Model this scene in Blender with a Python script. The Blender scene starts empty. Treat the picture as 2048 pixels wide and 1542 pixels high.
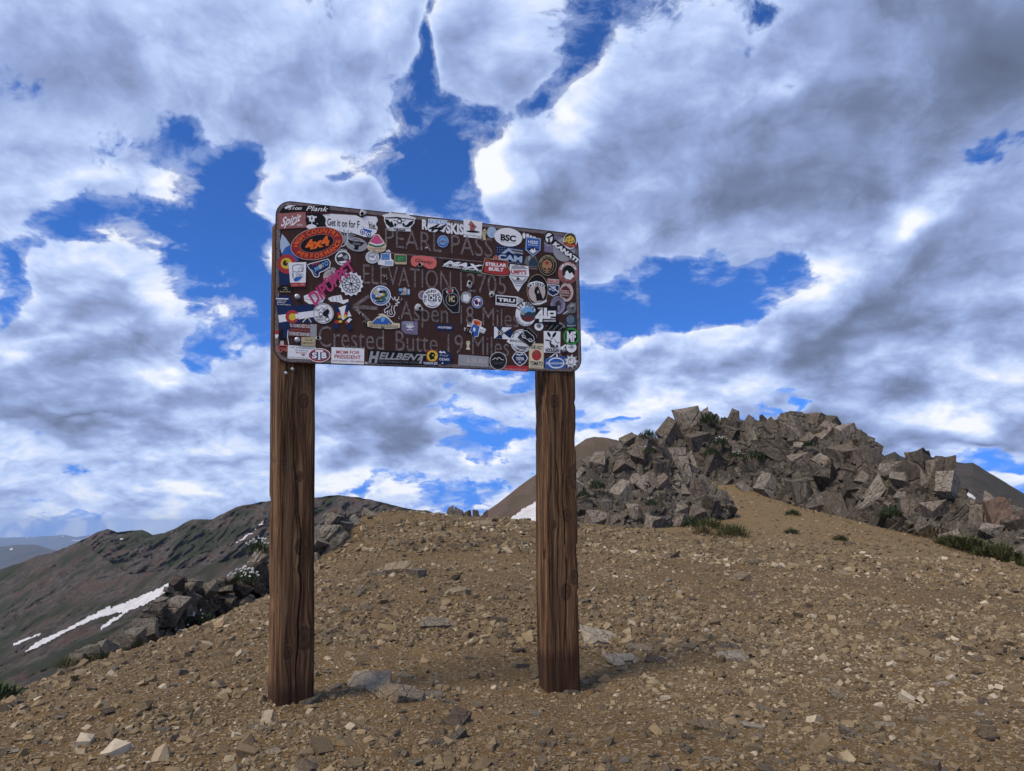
import bpy, bmesh, math, random
import numpy as np
from mathutils import Vector, Matrix
R = math.radians
SC = bpy.context.scene
COL = SC.collection
random.seed(7)
RNG = np.random.default_rng(11)

# ---------------------------------------------------------------- camera
FPX, CX, CY, HOR = 1480.0, 1024.0, 771.0, 1045.0          # photo pixels (2048 x 1542)
PITCH = math.atan((HOR - CY) / FPX)
cam_d = bpy.data.cameras.new('camera'); cam = bpy.data.objects.new('camera', cam_d); COL.objects.link(cam)
cam_d.sensor_fit = 'HORIZONTAL'; cam_d.sensor_width = 36.0; cam_d.lens = 36.0 * FPX / 2048.0
cam_d.clip_start = 0.05; cam_d.clip_end = 90000.0
cam.location = (0, 0, 0); cam.rotation_euler = (math.pi / 2 + PITCH, 0, 0)
SC.camera = cam
SC.render.resolution_x, SC.render.resolution_y = 1024, 771

# ---------------------------------------------------------------- exposure
EXPO = 0.7
SC.view_settings.view_transform = 'Standard'; SC.view_settings.look = 'None'
SC.view_settings.gamma = 1.0; SC.view_settings.use_curve_mapping = False
SC.view_settings.exposure = EXPO
SC.render.engine = 'CYCLES'
SC.cycles.use_denoising = True
SC.cycles.use_adaptive_sampling = True; SC.cycles.adaptive_threshold = 0.01; SC.cycles.adaptive_min_samples = 24
SC.cycles.max_bounces = 5; SC.cycles.diffuse_bounces = 3; SC.cycles.glossy_bounces = 2
SC.cycles.volume_bounces = 0; SC.cycles.transparent_max_bounces = 6

def raydir(px, py):
    """direction in the world of a point of the view (length 1 along the view axis)"""
    a, b = (px - CX) / FPX, -(py - CY) / FPX
    c, s = math.cos(PITCH), math.sin(PITCH)
    return np.array([a, c - b * s, s + b * c])
def at(px, py, depth):
    d = raydir(px, py); return d * (depth / d[1])

# ---------------------------------------------------------------- sun
SUN_TO = Vector((-0.52, -0.50, 0.92)).normalized()           # direction towards the sun, behind thin cloud
sun_d = bpy.data.lights.new('sun', 'SUN'); sun = bpy.data.objects.new('sun', sun_d); COL.objects.link(sun)
sun_d.energy = 2.7; sun_d.angle = R(15); sun_d.color = (1.0, 0.88, 0.70)
sun.rotation_euler = SUN_TO.to_track_quat('Z', 'Y').to_euler()

# ---------------------------------------------------------------- sky
W = bpy.data.worlds.new('World'); SC.world = W; W.use_nodes = True
W.cycles.sampling_method = 'MANUAL'; W.cycles.sample_map_resolution = 256
wt = W.node_tree; wt.nodes.clear()
class NT:
    """small helper to write node graphs as expressions"""
    def __init__(s, t): s.t = t
    def n(s, typ, **kw):
        nd = s.t.nodes.new(typ)
        for k, v in kw.items(): setattr(nd, k, v)
        return nd
    def put(s, sock, v):
        if hasattr(v, 'is_linked') or hasattr(v, 'links'): s.t.links.new(v, sock)
        elif v is not None: sock.default_value = v
    def m(s, op, a, b=None, c=None, clamp=False):
        nd = s.n('ShaderNodeMath', operation=op, use_clamp=clamp)
        s.put(nd.inputs[0], a)
        if b is not None: s.put(nd.inputs[1], b)
        if c is not None: s.put(nd.inputs[2], c)
        return nd.outputs[0]
    def v(s, op, a, b=None, sc=None):
        nd = s.n('ShaderNodeVectorMath', operation=op)
        s.put(nd.inputs[0], a)
        if b is not None: s.put(nd.inputs[1], b)
        if sc is not None: s.put(nd.inputs['Scale'], sc)
        return nd.outputs['Value'] if op in ('DOT_PRODUCT', 'LENGTH', 'DISTANCE') else nd.outputs[0]
    def xyz(s, a, b, c=0.0):
        nd = s.n('ShaderNodeCombineXYZ')
        for i, q in enumerate((a, b, c)): s.put(nd.inputs[i], q)
        return nd.outputs[0]
    def sep(s, a):
        nd = s.n('ShaderNodeSeparateXYZ'); s.put(nd.inputs[0], a); return nd.outputs
    def noise(s, vec, scale, detail=4.0, rough=0.55, dist=0.0, lac=2.0, col=False):
        nd = s.n('ShaderNodeTexNoise'); s.put(nd.inputs['Vector'], vec)
        s.put(nd.inputs['Scale'], scale); s.put(nd.inputs['Detail'], detail); s.put(nd.inputs['Roughness'], rough)
        s.put(nd.inputs['Distortion'], dist); s.put(nd.inputs['Lacunarity'], lac)
        return nd.outputs['Color'] if col else nd.outputs[0]
    def voro(s, vec, scale, feature='F1', out='Distance', rnd=1.0):
        nd = s.n('ShaderNodeTexVoronoi', feature=feature); s.put(nd.inputs['Vector'], vec)
        s.put(nd.inputs['Scale'], scale); s.put(nd.inputs['Randomness'], rnd)
        return nd.outputs[out]
    def ramp(s, fac, stops, interp='LINEAR'):
        nd = s.n('ShaderNodeValToRGB'); s.put(nd.inputs[0], fac); cr = nd.color_ramp; cr.interpolation = interp
        while len(cr.elements) < len(stops): cr.elements.new(0.5)
        for e, (p, c) in zip(cr.elements, stops):
            e.position = p; e.color = (c[0], c[1], c[2], 1.0) if not isinstance(c, (int, float)) else (c, c, c, 1.0)
        return nd.outputs[0]
    def mix(s, fac, a, b, mode='MIX'):
        nd = s.n('ShaderNodeMix', data_type='RGBA', blend_type=mode)
        s.put(nd.inputs[0], fac)
        for i, q in ((6, a), (7, b)):
            if isinstance(q, tuple) and len(q) == 3: q = q + (1.0,)
            s.put(nd.inputs[i], q)
        return nd.outputs[2]
    def smooth(s, x, lo, hi):
        nd = s.n('ShaderNodeMapRange', interpolation_type='SMOOTHSTEP'); s.put(nd.inputs[0], x)
        nd.inputs[1].default_value = lo; nd.inputs[2].default_value = hi
        return nd.outputs[0]
    def lin(s, x, lo, hi, a=0.0, b=1.0):
        nd = s.n('ShaderNodeMapRange'); s.put(nd.inputs[0], x)
        for i, q in zip((1, 2, 3, 4), (lo, hi, a, b)): nd.inputs[i].default_value = q
        return nd.outputs[0]
    def coord(s, what='Object'):
        return s.n('ShaderNodeTexCoord').outputs[what]

def build_sky():
    g = NT(wt)
    d = g.v('NORMALIZE', g.coord('Generated')); x, y, z = g.sep(d)
    az = g.m('ARCTAN2', x, y); el = g.m('ARCSINE', z)
    zz = g.m('ADD', g.m('MAXIMUM', z, 0.0), 0.42)
    plane = g.xyz(g.m('DIVIDE', x, zz), g.m('DIVIDE', y, zz), 0.0)       # a flat cloud deck seen from below
    def n2(vec, scale, detail, rough, col=False):
        o = g.noise(vec, scale, detail, rough, col=col); o.node.noise_dimensions = '2D'; return o
    warp = g.v('SUBTRACT', n2(plane, 3.2, 3.0, 0.6, True), (0.5, 0.5, 0.5))
    ae = g.v('ADD', g.xyz(az, el, 0.0), g.v('SCALE', warp, sc=0.17))
    ae = g.v('MULTIPLY', ae, (1, 1, 0))
    def blobs(items):
        tot = None
        for (px, py, rx, ry, rot, w) in items:
            dd = raydir(px, py); dd = dd / np.linalg.norm(dd)
            mp = g.n('ShaderNodeMapping', vector_type='TEXTURE'); g.put(mp.inputs['Vector'], ae)
            mp.inputs['Location'].default_value = (math.atan2(dd[0], dd[1]), math.asin(dd[2]), 0)
            mp.inputs['Rotation'].default_value = (0, 0, R(rot))
            mp.inputs['Scale'].default_value = (rx * 1.9 / FPX, ry * 1.9 / FPX, 1)
            gr = g.n('ShaderNodeTexGradient', gradient_type='QUADRATIC_SPHERE'); g.put(gr.inputs[0], mp.outputs[0])
            tot = g.m('MULTIPLY_ADD', gr.outputs['Fac'], w * 1.3, tot if tot is not None else 0.0)
        return tot
    cover = blobs(SKY_COVER)
    shade = blobs(SKY_SHADE)
    w2 = g.v('ADD', plane, g.v('SCALE', warp, sc=0.11))
    up = g.v('ADD', g.v('MULTIPLY', w2, (0.955, 0.955, 1)), (-0.03, 0, 0))    # a step towards the light
    def billow(v, scale, detail):
        nd = g.n('ShaderNodeTexVoronoi', feature='F1', voronoi_dimensions='2D', normalize=True); g.put(nd.inputs['Vector'], v)
        nd.inputs['Scale'].default_value = scale; nd.inputs['Detail'].default_value = detail; nd.inputs['Roughness'].default_value = 0.55; nd.inputs['Lacunarity'].default_value = 2.3
        return g.m('SUBTRACT', 1.0, nd.outputs['Distance'])
    n0 = g.m('MULTIPLY_ADD', n2(w2, 3.1, 8.0, 0.60), 2.8, -1.4)
    c0 = billow(w2, 6.4, 3.5)
    c1 = billow(up, 6.4, 1.0)
    fine = g.m('MULTIPLY_ADD', n2(w2, 13.0, 7.0, 0.68), 2.4, -1.2)
    D = g.m('ADD', g.m('ADD', cover, n0), g.m('MULTIPLY_ADD', fine, 0.62, g.m('MULTIPLY_ADD', c0, 1.5, -0.75)))
    dense = g.smooth(D, -0.08, 0.36)
    veil = g.m('MULTIPLY', g.smooth(g.m('MULTIPLY_ADD', fine, 0.9, D), -0.62, 0.40), 0.45)      # torn thin cloud at the edges
    alpha = g.m('MAXIMUM', dense, veil)
    thick = g.smooth(D, -0.05, 1.45)
    relief = g.m('SUBTRACT', c0, c1)
    b = g.m('MULTIPLY_ADD', thick, -0.30, 0.83)
    calm = g.m('SUBTRACT', 1.0, g.m('MULTIPLY', g.m('MULTIPLY', shade, 2.6, clamp=True), 0.72))        # grey undersides are smooth
    b = g.m('MULTIPLY_ADD', g.m('MULTIPLY', relief, calm), 0.68, b)
    b = g.m('MULTIPLY_ADD', g.m('MULTIPLY', g.m('SUBTRACT', c0, 0.78), calm), 0.60, b)
    b = g.m('MULTIPLY_ADD', g.m('MULTIPLY', n0, calm), 0.06, b)
    b = g.m('SUBTRACT', b, shade)
    ccol = g.ramp(b, [(0.0, (0.115, 0.145, 0.225)), (0.25, (0.185, 0.24, 0.40)), (0.50, (0.33, 0.43, 0.73)),
                      (0.74, (0.55, 0.68, 0.99)), (1.0, (0.95, 0.98, 1.04))])
    BS = 0.10
    k = 1.0 / (BS * 2 ** EXPO)
    ccol = g.v('SCALE', ccol, sc=k)
    sky = g.n('ShaderNodeTexSky', sky_type='NISHITA'); sky.sun_disc = False
    sky.sun_elevation = math.asin(SUN_TO.z); sky.sun_rotation = math.atan2(SUN_TO.x, SUN_TO.y)
    g.put(sky.inputs[0], g.xyz(x, y, g.m('MAXIMUM', g.m('ADD', z, 0.06), 0.22)))
    sky.altitude = 3870.0; sky.air_density = 1.0; sky.dust_density = 0.3; sky.ozone_density = 3.0
    blue = g.mix(1.0, sky.outputs[0], (0.36, 0.74, 1.28), 'MULTIPLY')       # clear air at 3,900 m
    col = g.mix(alpha, blue, ccol)
    bg = g.n('ShaderNodeBackground'); g.put(bg.inputs[0], col); bg.inputs[1].default_value = BS
    out = g.n('ShaderNodeOutputWorld'); g.t.links.new(bg.outputs[0], out.inputs[0])

SKY_COVER = [  # where the deck is open (negative) or closed (positive): place, size, turn, weight
    (865, 230, 80, 80, 0, -1.5), (895, 60, 26, 90, 0, -1.5), (885, 150, 40, 50, 0, -1.0), (935, 285, 110, 40, 40, -1.5), (850, 350, 100, 55, 0, -1.6), (700, 375, 90, 25, 0, -0.8),
    (480, 400, 80, 75, 0, -1.7), (440, 460, 110, 60, 10, -1.5), (310, 480, 90, 40, 0, -1.0), (160, 465, 60, 28, 0, -0.7), (50, 535, 70, 42, 20, -1.4), (515, 520, 40, 50, 0, -1.3), (490, 600, 50, 60, 30, -1.2), (350, 300, 50, 45, 0, -0.9),
    (420, 690, 60, 45, 50, -1.1), (400, 752, 40, 18, 0, -1.0),
    (1090, 160, 75, 34, 40, -1.5), (1150, 100, 40, 24, 0, -0.8), (1550, 170, 36, 22, 0, -0.8), (1490, 62, 36, 24, 0, -0.7), (1180, 20, 30, 30, 0, -0.5),
    (1300, 605, 150, 62, 0, -1.8), (1460, 580, 110, 58, 10, -1.7), (1230, 665, 60, 40, 0, -1.2), (1190, 590, 60, 36, 0, -1.3),
    (1010, 745, 90, 22, -5, -1.3), (935, 830, 45, 40, 30, -1.2), (1030, 882, 75, 24, 0, -1.5), (1190, 860, 70, 22, 0, -1.3), (1290, 832, 45, 16, 0, -0.9), (1600, 822, 90, 14, 0, -1.1), (1985, 915, 38, 30, 0, -1.4), (745, 978, 18, 22, 0, -1.1), (925, 985, 40, 14, 0, -0.7), (60, 1050, 140, 14, 0, -0.4),
    (250, 180, 420, 200, 0, 0.8), (1500, 280, 480, 260, 15, 1.2), (200, 680, 300, 140, 0, 0.9), (1750, 720, 320, 130, 0, 0.9),
    (600, 240, 130, 120, 0, 0.6), (1000, 80, 70, 80, 0, 0.9), (610, 360, 60, 60, 0, 0.9), (1250, 740, 250, 60, 5, 1.0),
    (750, 860, 170, 100, 0, 0.9), (1080, 340, 130, 120, 0, 1.0), (1700, 890, 200, 60, 0, 0.7), (270, 960, 300, 110, 0, 0.7), (760, 400, 50, 20, 0, 0.6),  (1780, 480, 200, 80, 0, 0.5), (1990, 130, 120, 120, 0, 1.0),
]
SKY_SHADE = [  # grey bellies (positive) and bright rims (negative)
    (1980, 180, 330, 230, 0, 0.34), (1500, 400, 420, 110, 10, 0.18), (1250, 250, 200, 130, 0, 0.16), (1760, 620, 240, 70, 25, 0.30), (1640, 690, 130, 50, 20, 0.2),
    (140, 845, 280, 26, 0, 0.34), (120, 770, 260, 40, 0, 0.14), (850, 880, 150, 70, 0, 0.28), (1650, 880, 130, 80, 0, 0.34),
    (1960, 860, 130, 26, 0, 0.36), (40, 170, 190, 150, 0, 0.26), (300, 960, 420, 70, 0, -0.14),
    (720, 140, 220, 70, 0, 0.16), (1500, 525, 300, 26, 0, 0.2), (1050, 420, 150, 50, 0, 0.2), (180, 620, 180, 40, 0, 0.12), (330, 330, 200, 60, 0, 0.10),
    (1150, 175, 75, 50, 35, -0.45), (970, 330, 60, 100, -30, -0.4), (1900, 790, 80, 40, 0, -0.4), (1620, 560, 60, 70, 0, -0.35), (1820, 440, 120, 36, 20, -0.4), (1480, 690, 130, 36, 0, -0.3), (1350, 800, 200, 24, 0, -0.25),
    (1240, 720, 120, 40, 0, -0.2), (330, 400, 140, 50, 0, -0.25), (280, 570, 200, 50, 0, -0.25), (90, 655, 110, 24, 0, -0.3), (620, 350, 60, 60, 0, -0.3), (330, 790, 60, 24, 0, -0.35), (960, 900, 120, 26, 0, -0.3), (680, 960, 70, 40, 0, -0.25), (400, 965, 60, 20, 0, -0.3), (250, 1030, 120, 24, 0, -0.25), (800, 990, 150, 30, 0, -0.2), (1880, 900, 80, 24, 0, -0.3), (1200, 900, 60, 24, 0, -0.3),
]
build_sky()

# ---------------------------------------------------------------- mesh and material helpers
def hash3(ix, iy, iz, seed=0):
    h = (ix.astype(np.int64) * 374761393 + iy.astype(np.int64) * 668265263 + iz.astype(np.int64) * 1274126177 + seed * 974634777) & 0x7fffffff
    h = ((h ^ (h >> 13)) * 1274126177) & 0x7fffffff
    h = ((h ^ (h >> 16)) * 668265263) & 0x7fffffff
    return ((h ^ (h >> 15)) & 0xffff) / 32767.5 - 1.0
def vnoise(P, seed=0):
    P = np.asarray(P, float); i = np.floor(P).astype(np.int64); fr = P - i; u = fr * fr * (3 - 2 * fr)
    out = 0
    for a in (0, 1):
        for b in (0, 1):
            for c in (0, 1):
                w = (u[..., 0] if a else 1 - u[..., 0]) * (u[..., 1] if b else 1 - u[..., 1]) * (u[..., 2] if c else 1 - u[..., 2])
                out = out + w * hash3(i[..., 0] + a, i[..., 1] + b, i[..., 2] + c, seed)
    return out
def fbm(P, octs=4, rough=0.5, seed=0):
    P = np.asarray(P, float); a, t, o = 1.0, 0.0, 0
    for k in range(octs):
        o = o + a * vnoise(P, seed + k); t += a; a *= rough; P = P * 2.03 + 11.7
    return o / t
def mesh_np(name, V, F, smooth=False):
    """V (n,3), F (m,k) with k 3 or 4"""
    me = bpy.data.meshes.new(name); V = np.ascontiguousarray(V, np.float32); F = np.ascontiguousarray(F, np.int32)
    m, k = F.shape
    me.vertices.add(len(V)); me.vertices.foreach_set('co', V.ravel())
    me.loops.add(m * k); me.loops.foreach_set('vertex_index', F.ravel())
    me.polygons.add(m); me.polygons.foreach_set('loop_start', np.arange(m, dtype=np.int32) * k)
    me.polygons.foreach_set('use_smooth', np.full(m, smooth))
    me.update(calc_edges=True); me.validate()
    return me
def link(name, data, mat=None, parent=None, **props):
    o = bpy.data.objects.new(name, data); COL.objects.link(o)
    if mat is not None and data is not None:
        if not data.materials: data.materials.append(mat)
    if parent is not None: o.parent = parent
    for k, v in props.items(): o[k] = v
    return o
def tag(o, label=None, category=None, group=None, kind=None):
    for k, v in (('label', label), ('category', category), ('group', group), ('kind', kind)):
        if v is not None: o[k] = v
    return o
def empty(name, loc=(0, 0, 0)):
    o = bpy.data.objects.new(name, None); COL.objects.link(o); o.location = loc; o.empty_display_size = 0.2; return o
def material(name, rough=0.9, spec=0.25):
    m = bpy.data.materials.new(name); m.use_nodes = True; t = m.node_tree; t.nodes.clear(); g = NT(t)
    b = g.n('ShaderNodeBsdfPrincipled'); o = g.n('ShaderNodeOutputMaterial'); t.links.new(b.outputs[0], o.inputs[0])
    b.inputs['Roughness'].default_value = rough; b.inputs['Specular IOR Level'].default_value = spec
    return m, g, b
def bump(g, b, height, strength=0.5, dist=0.02):
    nd = g.n('ShaderNodeBump'); nd.inputs['Strength'].default_value = strength; nd.inputs['Distance'].default_value = dist
    g.put(nd.inputs['Height'], height); g.t.links.new(nd.outputs[0], b.inputs['Normal'])
def grid_faces(nu, nv):
    a = np.arange(nu * nv).reshape(nu, nv)
    return np.stack([a[:-1, :-1], a[1:, :-1], a[1:, 1:], a[:-1, 1:]], -1).reshape(-1, 4)

# ---------------------------------------------------------------- ground of the pass (height field)
GP = []                                            # control points x, y, z
def gp(px, py, depth): GP.append(tuple(at(px, py, depth)))
for q in [(583, 1416, 4.0), (1120, 1384, 4.62), (300, 1500, 3.2), (1000, 1530, 3.0), (1700, 1520, 3.1), (2300, 1480, 3.5), (850, 1330, 4.9),
          (700, 1230, 6.6), (1050, 1200, 7.2), (900, 1120, 10.5), (760, 1100, 11), (1100, 1085, 13), (1400, 1330, 5.2), (1800, 1340, 5.2), (1450, 1200, 8), (1700, 1220, 7.8), (2048, 1290, 6.5),
          (1300, 1110, 12), (1600, 1130, 11.5), (1900, 1190, 10), (2200, 1260, 8.5), (1250, 1060, 18), (1450, 1080, 17), (1700, 1085, 18), (1900, 1110, 16), (2060, 1140, 15), (2300, 1200, 14),
          (1420, 1010, 23), (1390, 940, 28), (1550, 1000, 25), (1700, 1040, 23), (1850, 1075, 20), (2050, 1130, 17.5),
          (870, 1042, 16), (980, 1043, 16), (770, 1040, 16), (1080, 1046, 16), (1700, 1040, 28), (1850, 1068, 26), (2050, 1125, 23), (1560, 992, 29), (1390, 925, 31), (1480, 960, 31), (1300, 1052, 24), (870, 1040, 19), (1070, 1045, 19), (1180, 1052, 19.5), (980, 1042, 19), (760, 1034, 18), (700, 1044, 16),
          (650, 1110, 13), (560, 1175, 11), (460, 1225, 9.3), (340, 1280, 7.6), (200, 1330, 6.3), (60, 1375, 5.5), (-100, 1430, 4.9), (-300, 1490, 4.4)]:
    gp(*q)
for (px, py, dp) in [(700, 1040, 16), (650, 1110, 13), (560, 1175, 11), (460, 1225, 9.3), (340, 1280, 7.6), (200, 1330, 6.3), (60, 1375, 5.5), (-100, 1430, 4.9), (-300, 1490, 4.4)]:
    P = at(px, py, dp)                             # the slope breaks away to the left
    for dd, dz in ((2.0, -1.3), (6, -5.5), (14, -13)):
        GP.append((P[0] - dd * 0.86, P[1] + dd * 0.5, P[2] + dz))
for (px, py, dp) in [(760, 1024, 18), (870, 1029, 19), (980, 1033, 19), (1070, 1038, 19), (1180, 1048, 19.5)]:
    P = at(px, py, dp)                             # and behind the crest
    for dd, dz in ((3, -0.5), (10, -4.5), (24, -13)):
        GP.append((P[0], P[1] + dd, P[2] + dz))
GP += [(0, 0, -1.35), (-3, 0, -1.45), (4, 0, -1.4), (0, -6, -1.7), (-8, -6, -2.4), (10, -5, -1.8), (20, 0, -2.2), (30, 10, -2.5), (0, -20, -3), (25, -20, -4), (-25, -20, -9), (-25, 0, -14), (40, 25, -3.5), (35, 40, -6), (12, 45, -5), (20, 34, -0.6), (10, 33, 0.3)]
GP = np.array(GP)
def tps(r2): return np.where(r2 > 1e-9, r2 * np.log(r2 + 1e-12), 0.0)
_n = len(GP); _d2 = ((GP[:, None, :2] - GP[None, :, :2]) ** 2).sum(-1)
_A = np.zeros((_n + 3, _n + 3)); _A[:_n, :_n] = tps(_d2) + np.eye(_n) * 0.6; _A[:_n, _n] = 1; _A[:_n, _n + 1:] = GP[:, :2]; _A[_n:, :_n] = _A[:_n, _n:].T
_w = np.linalg.solve(_A, np.r_[GP[:, 2], 0, 0, 0])
def ground_z(x, y):
    x = np.asarray(x, float); y = np.asarray(y, float); sh = x.shape; x = x.ravel(); y = y.ravel(); z = np.empty_like(x)
    for s in range(0, len(x), 20000):
        xs, ys = x[s:s + 20000], y[s:s + 20000]
        z[s:s + 20000] = tps((xs[:, None] - GP[None, :, 0]) ** 2 + (ys[:, None] - GP[None, :, 1]) ** 2) @ _w[:_n] + _w[_n] + xs * _w[_n + 1] + ys * _w[_n + 2]
    P = np.stack([x, y, x * 0], -1)
    far = np.clip(np.hypot(x, y) / 12, 0.25, 1)
    z = z + fbm(P * 0.9, 3, 0.5, 3) * 0.09 * far + fbm(P * 4.5, 3, 0.55, 9) * 0.022
    return z.reshape(sh)
def hit(px, py, dmin=1.5, dmax=60):
    """where the sight line through a point of the picture meets the ground"""
    t = np.concatenate([np.linspace(dmin, 12, 220), np.linspace(12.1, dmax, 260)])
    d = raydir(px, py); d = d / d[1]; P = d[None] * t[:, None]
    k = np.argmax(P[:, 2] < ground_z(P[:, 0], P[:, 1])); return P[k] if P[k, 2] < ground_z(P[k:k + 1, 0], P[k:k + 1, 1])[0] else None

def soil_material():
    m, g, b = material('gravel_soil', 0.95, 0.15)
    p = g.coord('Object')
    big = g.noise(p, 0.35, 4.0, 0.6); mid = g.noise(p, 2.2, 6.0, 0.62); fine = g.noise(p, 30.0, 6.0, 0.7)
    soil = g.ramp(mid, [(0.28, (0.052, 0.030, 0.0115)), (0.5, (0.092, 0.055, 0.020)), (0.72, (0.145, 0.090, 0.034))])
    och = g.ramp(big, [(0.40, 0.0), (0.62, 1.0)])
    soil = g.mix(g.m('MULTIPLY', och, 0.55), soil, (0.125, 0.075, 0.026))
    x_, y_, z_ = g.sep(p)                                # the trodden tan track below the outcrop
    trk = g.m('MULTIPLY', g.smooth(g.m('ADD', g.m('MULTIPLY_ADD', x_, 0.25, y_), g.m('MULTIPLY', g.m('SUBTRACT', big, 0.5), 5.0)), 12.0, 16.0), g.smooth(x_, 0.0, 4.0))
    soil = g.mix(g.m('MULTIPLY', trk, 0.85), soil, g.mix(mid, (0.135, 0.088, 0.036), (0.20, 0.142, 0.072)))
    soil = g.mix(g.lin(fine, 0.3, 0.75, 0.0, 0.5), soil, (0.055, 0.036, 0.020))
    # fine grit too small to build
    c1 = g.voro(p, 70.0, 'F1', 'Color'); d1 = g.voro(p, 70.0, 'F1', 'Distance')
    c2 = g.voro(p, 28.0, 'F1', 'Color'); d2 = g.voro(p, 28.0, 'F1', 'Distance')
    r1 = g.sep(c1)[0]; r2 = g.sep(c2)[1]
    grit = g.ramp(r1, [(0.0, (0.05, 0.035, 0.022)), (0.5, (0.095, 0.068, 0.04)), (0.85, (0.16, 0.125, 0.08)), (1.0, (0.26, 0.22, 0.16))])
    grit2 = g.ramp(r2, [(0.0, (0.06, 0.045, 0.032)), (0.6, (0.12, 0.088, 0.054)), (1.0, (0.22, 0.175, 0.12))])
    m1 = g.m('MULTIPLY', g.smooth(r1, 0.35, 0.5), g.smooth(d1, 0.62, 0.35))
    m2 = g.m('MULTIPLY', g.smooth(r2, 0.5, 0.6), g.smooth(d2, 0.55, 0.3))
    col = g.mix(g.m('MULTIPLY', m1, 0.85), soil, grit); col = g.mix(g.m('MULTIPLY', m2, 0.9), col, grit2)
    g.put(b.inputs['Base Color'], col)
    h = g.m('ADD', g.m('MULTIPLY', fine, 0.4), g.m('ADD', g.m('MULTIPLY', m1, 0.4), m2))
    bump(g, b, h, 0.8, 0.012)
    return m
M_SOIL = soil_material()
def axis(bands):
    out = []
    for a, b, s in bands: out.append(np.arange(a, b, s))
    return np.concatenate(out)
gx = axis([(-60, -14, 1.0), (-14, -5, 0.22), (-5, 5, 0.075), (5, 16, 0.16), (16, 60, 0.9)])
gy = axis([(-40, -2, 1.0), (-2, 2, 0.2), (2, 7.5, 0.06), (7.5, 14, 0.1), (14, 32, 0.2), (32, 70, 1.0)])
GX, GY = np.meshgrid(gx, gy, indexing='ij')
GZ = ground_z(GX, GY)
lim = np.maximum(np.maximum(-GX - 28, GX - 38), np.maximum(GY - 46, -GY - 22)); GZ = GZ - np.clip(lim, 0, None) * 1.2
ground = link('ground', mesh_np('ground', np.stack([GX, GY, GZ], -1).reshape(-1, 3), grid_faces(len(gx), len(gy)), True), M_SOIL, kind='structure')
ground['label'] = 'brown gravelly ground of the mountain pass'

# ---------------------------------------------------------------- rock shapes
def hull_mesh(name, seed, stretch=(1, 1, 1), cuts=5, detail=1, rough=0.05):
    rr = random.Random(seed); bm = bmesh.new()
    pts = []
    for sx in (-1, 1):
        for sy in (-1, 1):
            for sz in (-1, 1):
                pts.append(Vector((sx * (0.5 + rr.uniform(-.22, .16)), sy * (0.5 + rr.uniform(-.22, .16)), sz * (0.5 + rr.uniform(-.22, .16)))))
    for k in range(cuts):
        d = Vector((rr.gauss(0, 1), rr.gauss(0, 1), rr.gauss(0, 1))).normalized(); pts.append(d * rr.uniform(.45, .72))
    for q in pts: bm.verts.new((q.x * stretch[0], q.y * stretch[1], q.z * stretch[2]))
    bmesh.ops.convex_hull(bm, input=bm.verts)
    for v in [v for v in bm.verts if not v.link_faces]: bm.verts.remove(v)
    if detail:
        bmesh.ops.dissolve_limit(bm, angle_limit=R(14), verts=bm.verts, edges=bm.edges)
        bmesh.ops.triangulate(bm, faces=bm.faces)
        bmesh.ops.subdivide_edges(bm, edges=bm.edges, cuts=detail, use_grid_fill=True)
        V = np.array([v.co for v in bm.verts]); off = fbm(V * 2.3 + seed * 3.1, 3, 0.55, seed) * rough
        for v, o in zip(bm.verts, off): v.co += v.co.normalized() * o
    bmesh.ops.triangulate(bm, faces=bm.faces); bmesh.ops.recalc_face_normals(bm, faces=bm.faces)
    me = bpy.data.meshes.new(name); bm.to_mesh(me); bm.free()
    return me
def mesh_arrays(me):
    V = np.empty(len(me.vertices) * 3, np.float32); me.vertices.foreach_get('co', V)
    F = np.empty(len(me.polygons) * 3, np.int32); me.loops.foreach_get('vertex_index', F)
    return V.reshape(-1, 3), F.reshape(-1, 3)
def rot_matrices(n, tilt, rng):
    """random turn about the vertical, then a tilt"""
    a = rng.uniform(0, 2 * np.pi, n); t = rng.normal(0, tilt, n); s = rng.normal(0, tilt, n)
    ca, sa, ct, st, cs, ss = np.cos(a), np.sin(a), np.cos(t), np.sin(t), np.cos(s), np.sin(s); z = np.zeros(n); o = np.ones(n)
    Rz = np.stack([ca, -sa, z, sa, ca, z, z, z, o], -1).reshape(n, 3, 3)
    Rx = np.stack([o, z, z, z, ct, -st, z, st, ct], -1).reshape(n, 3, 3)
    Ry = np.stack([cs, z, ss, z, o, z, -ss, z, cs], -1).reshape(n, 3, 3)
    return Rx @ Ry @ Rz
def scatter_mesh(name, protos, pos, size, rots, tint):
    """many small stones as one mesh; tint is a per-stone value from 0 to 1"""
    pick = RNG.integers(0, len(protos), len(pos)); Vs, Fs, Ts, base = [], [], [], 0
    for k, pr in enumerate(protos):
        ix = np.nonzero(pick == k)[0]
        if not len(ix): continue
        v, f = mesh_arrays(pr)
        VV = np.einsum('nij,vj->nvi', rots[ix], v) * size[ix, None, None] + pos[ix, None, :]
        FF = f[None] + (np.arange(len(ix)) * len(v))[:, None, None] + base
        Vs.append(VV.reshape(-1, 3)); Fs.append(FF.reshape(-1, 3)); Ts.append(np.repeat(tint[ix], len(v))); base += len(ix) * len(v)
    me = mesh_np(name, np.concatenate(Vs), np.concatenate(Fs))
    at_ = me.attributes.new('tint', 'FLOAT', 'POINT'); at_.data.foreach_set('value', np.concatenate(Ts).astype(np.float32))
    return me
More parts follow.
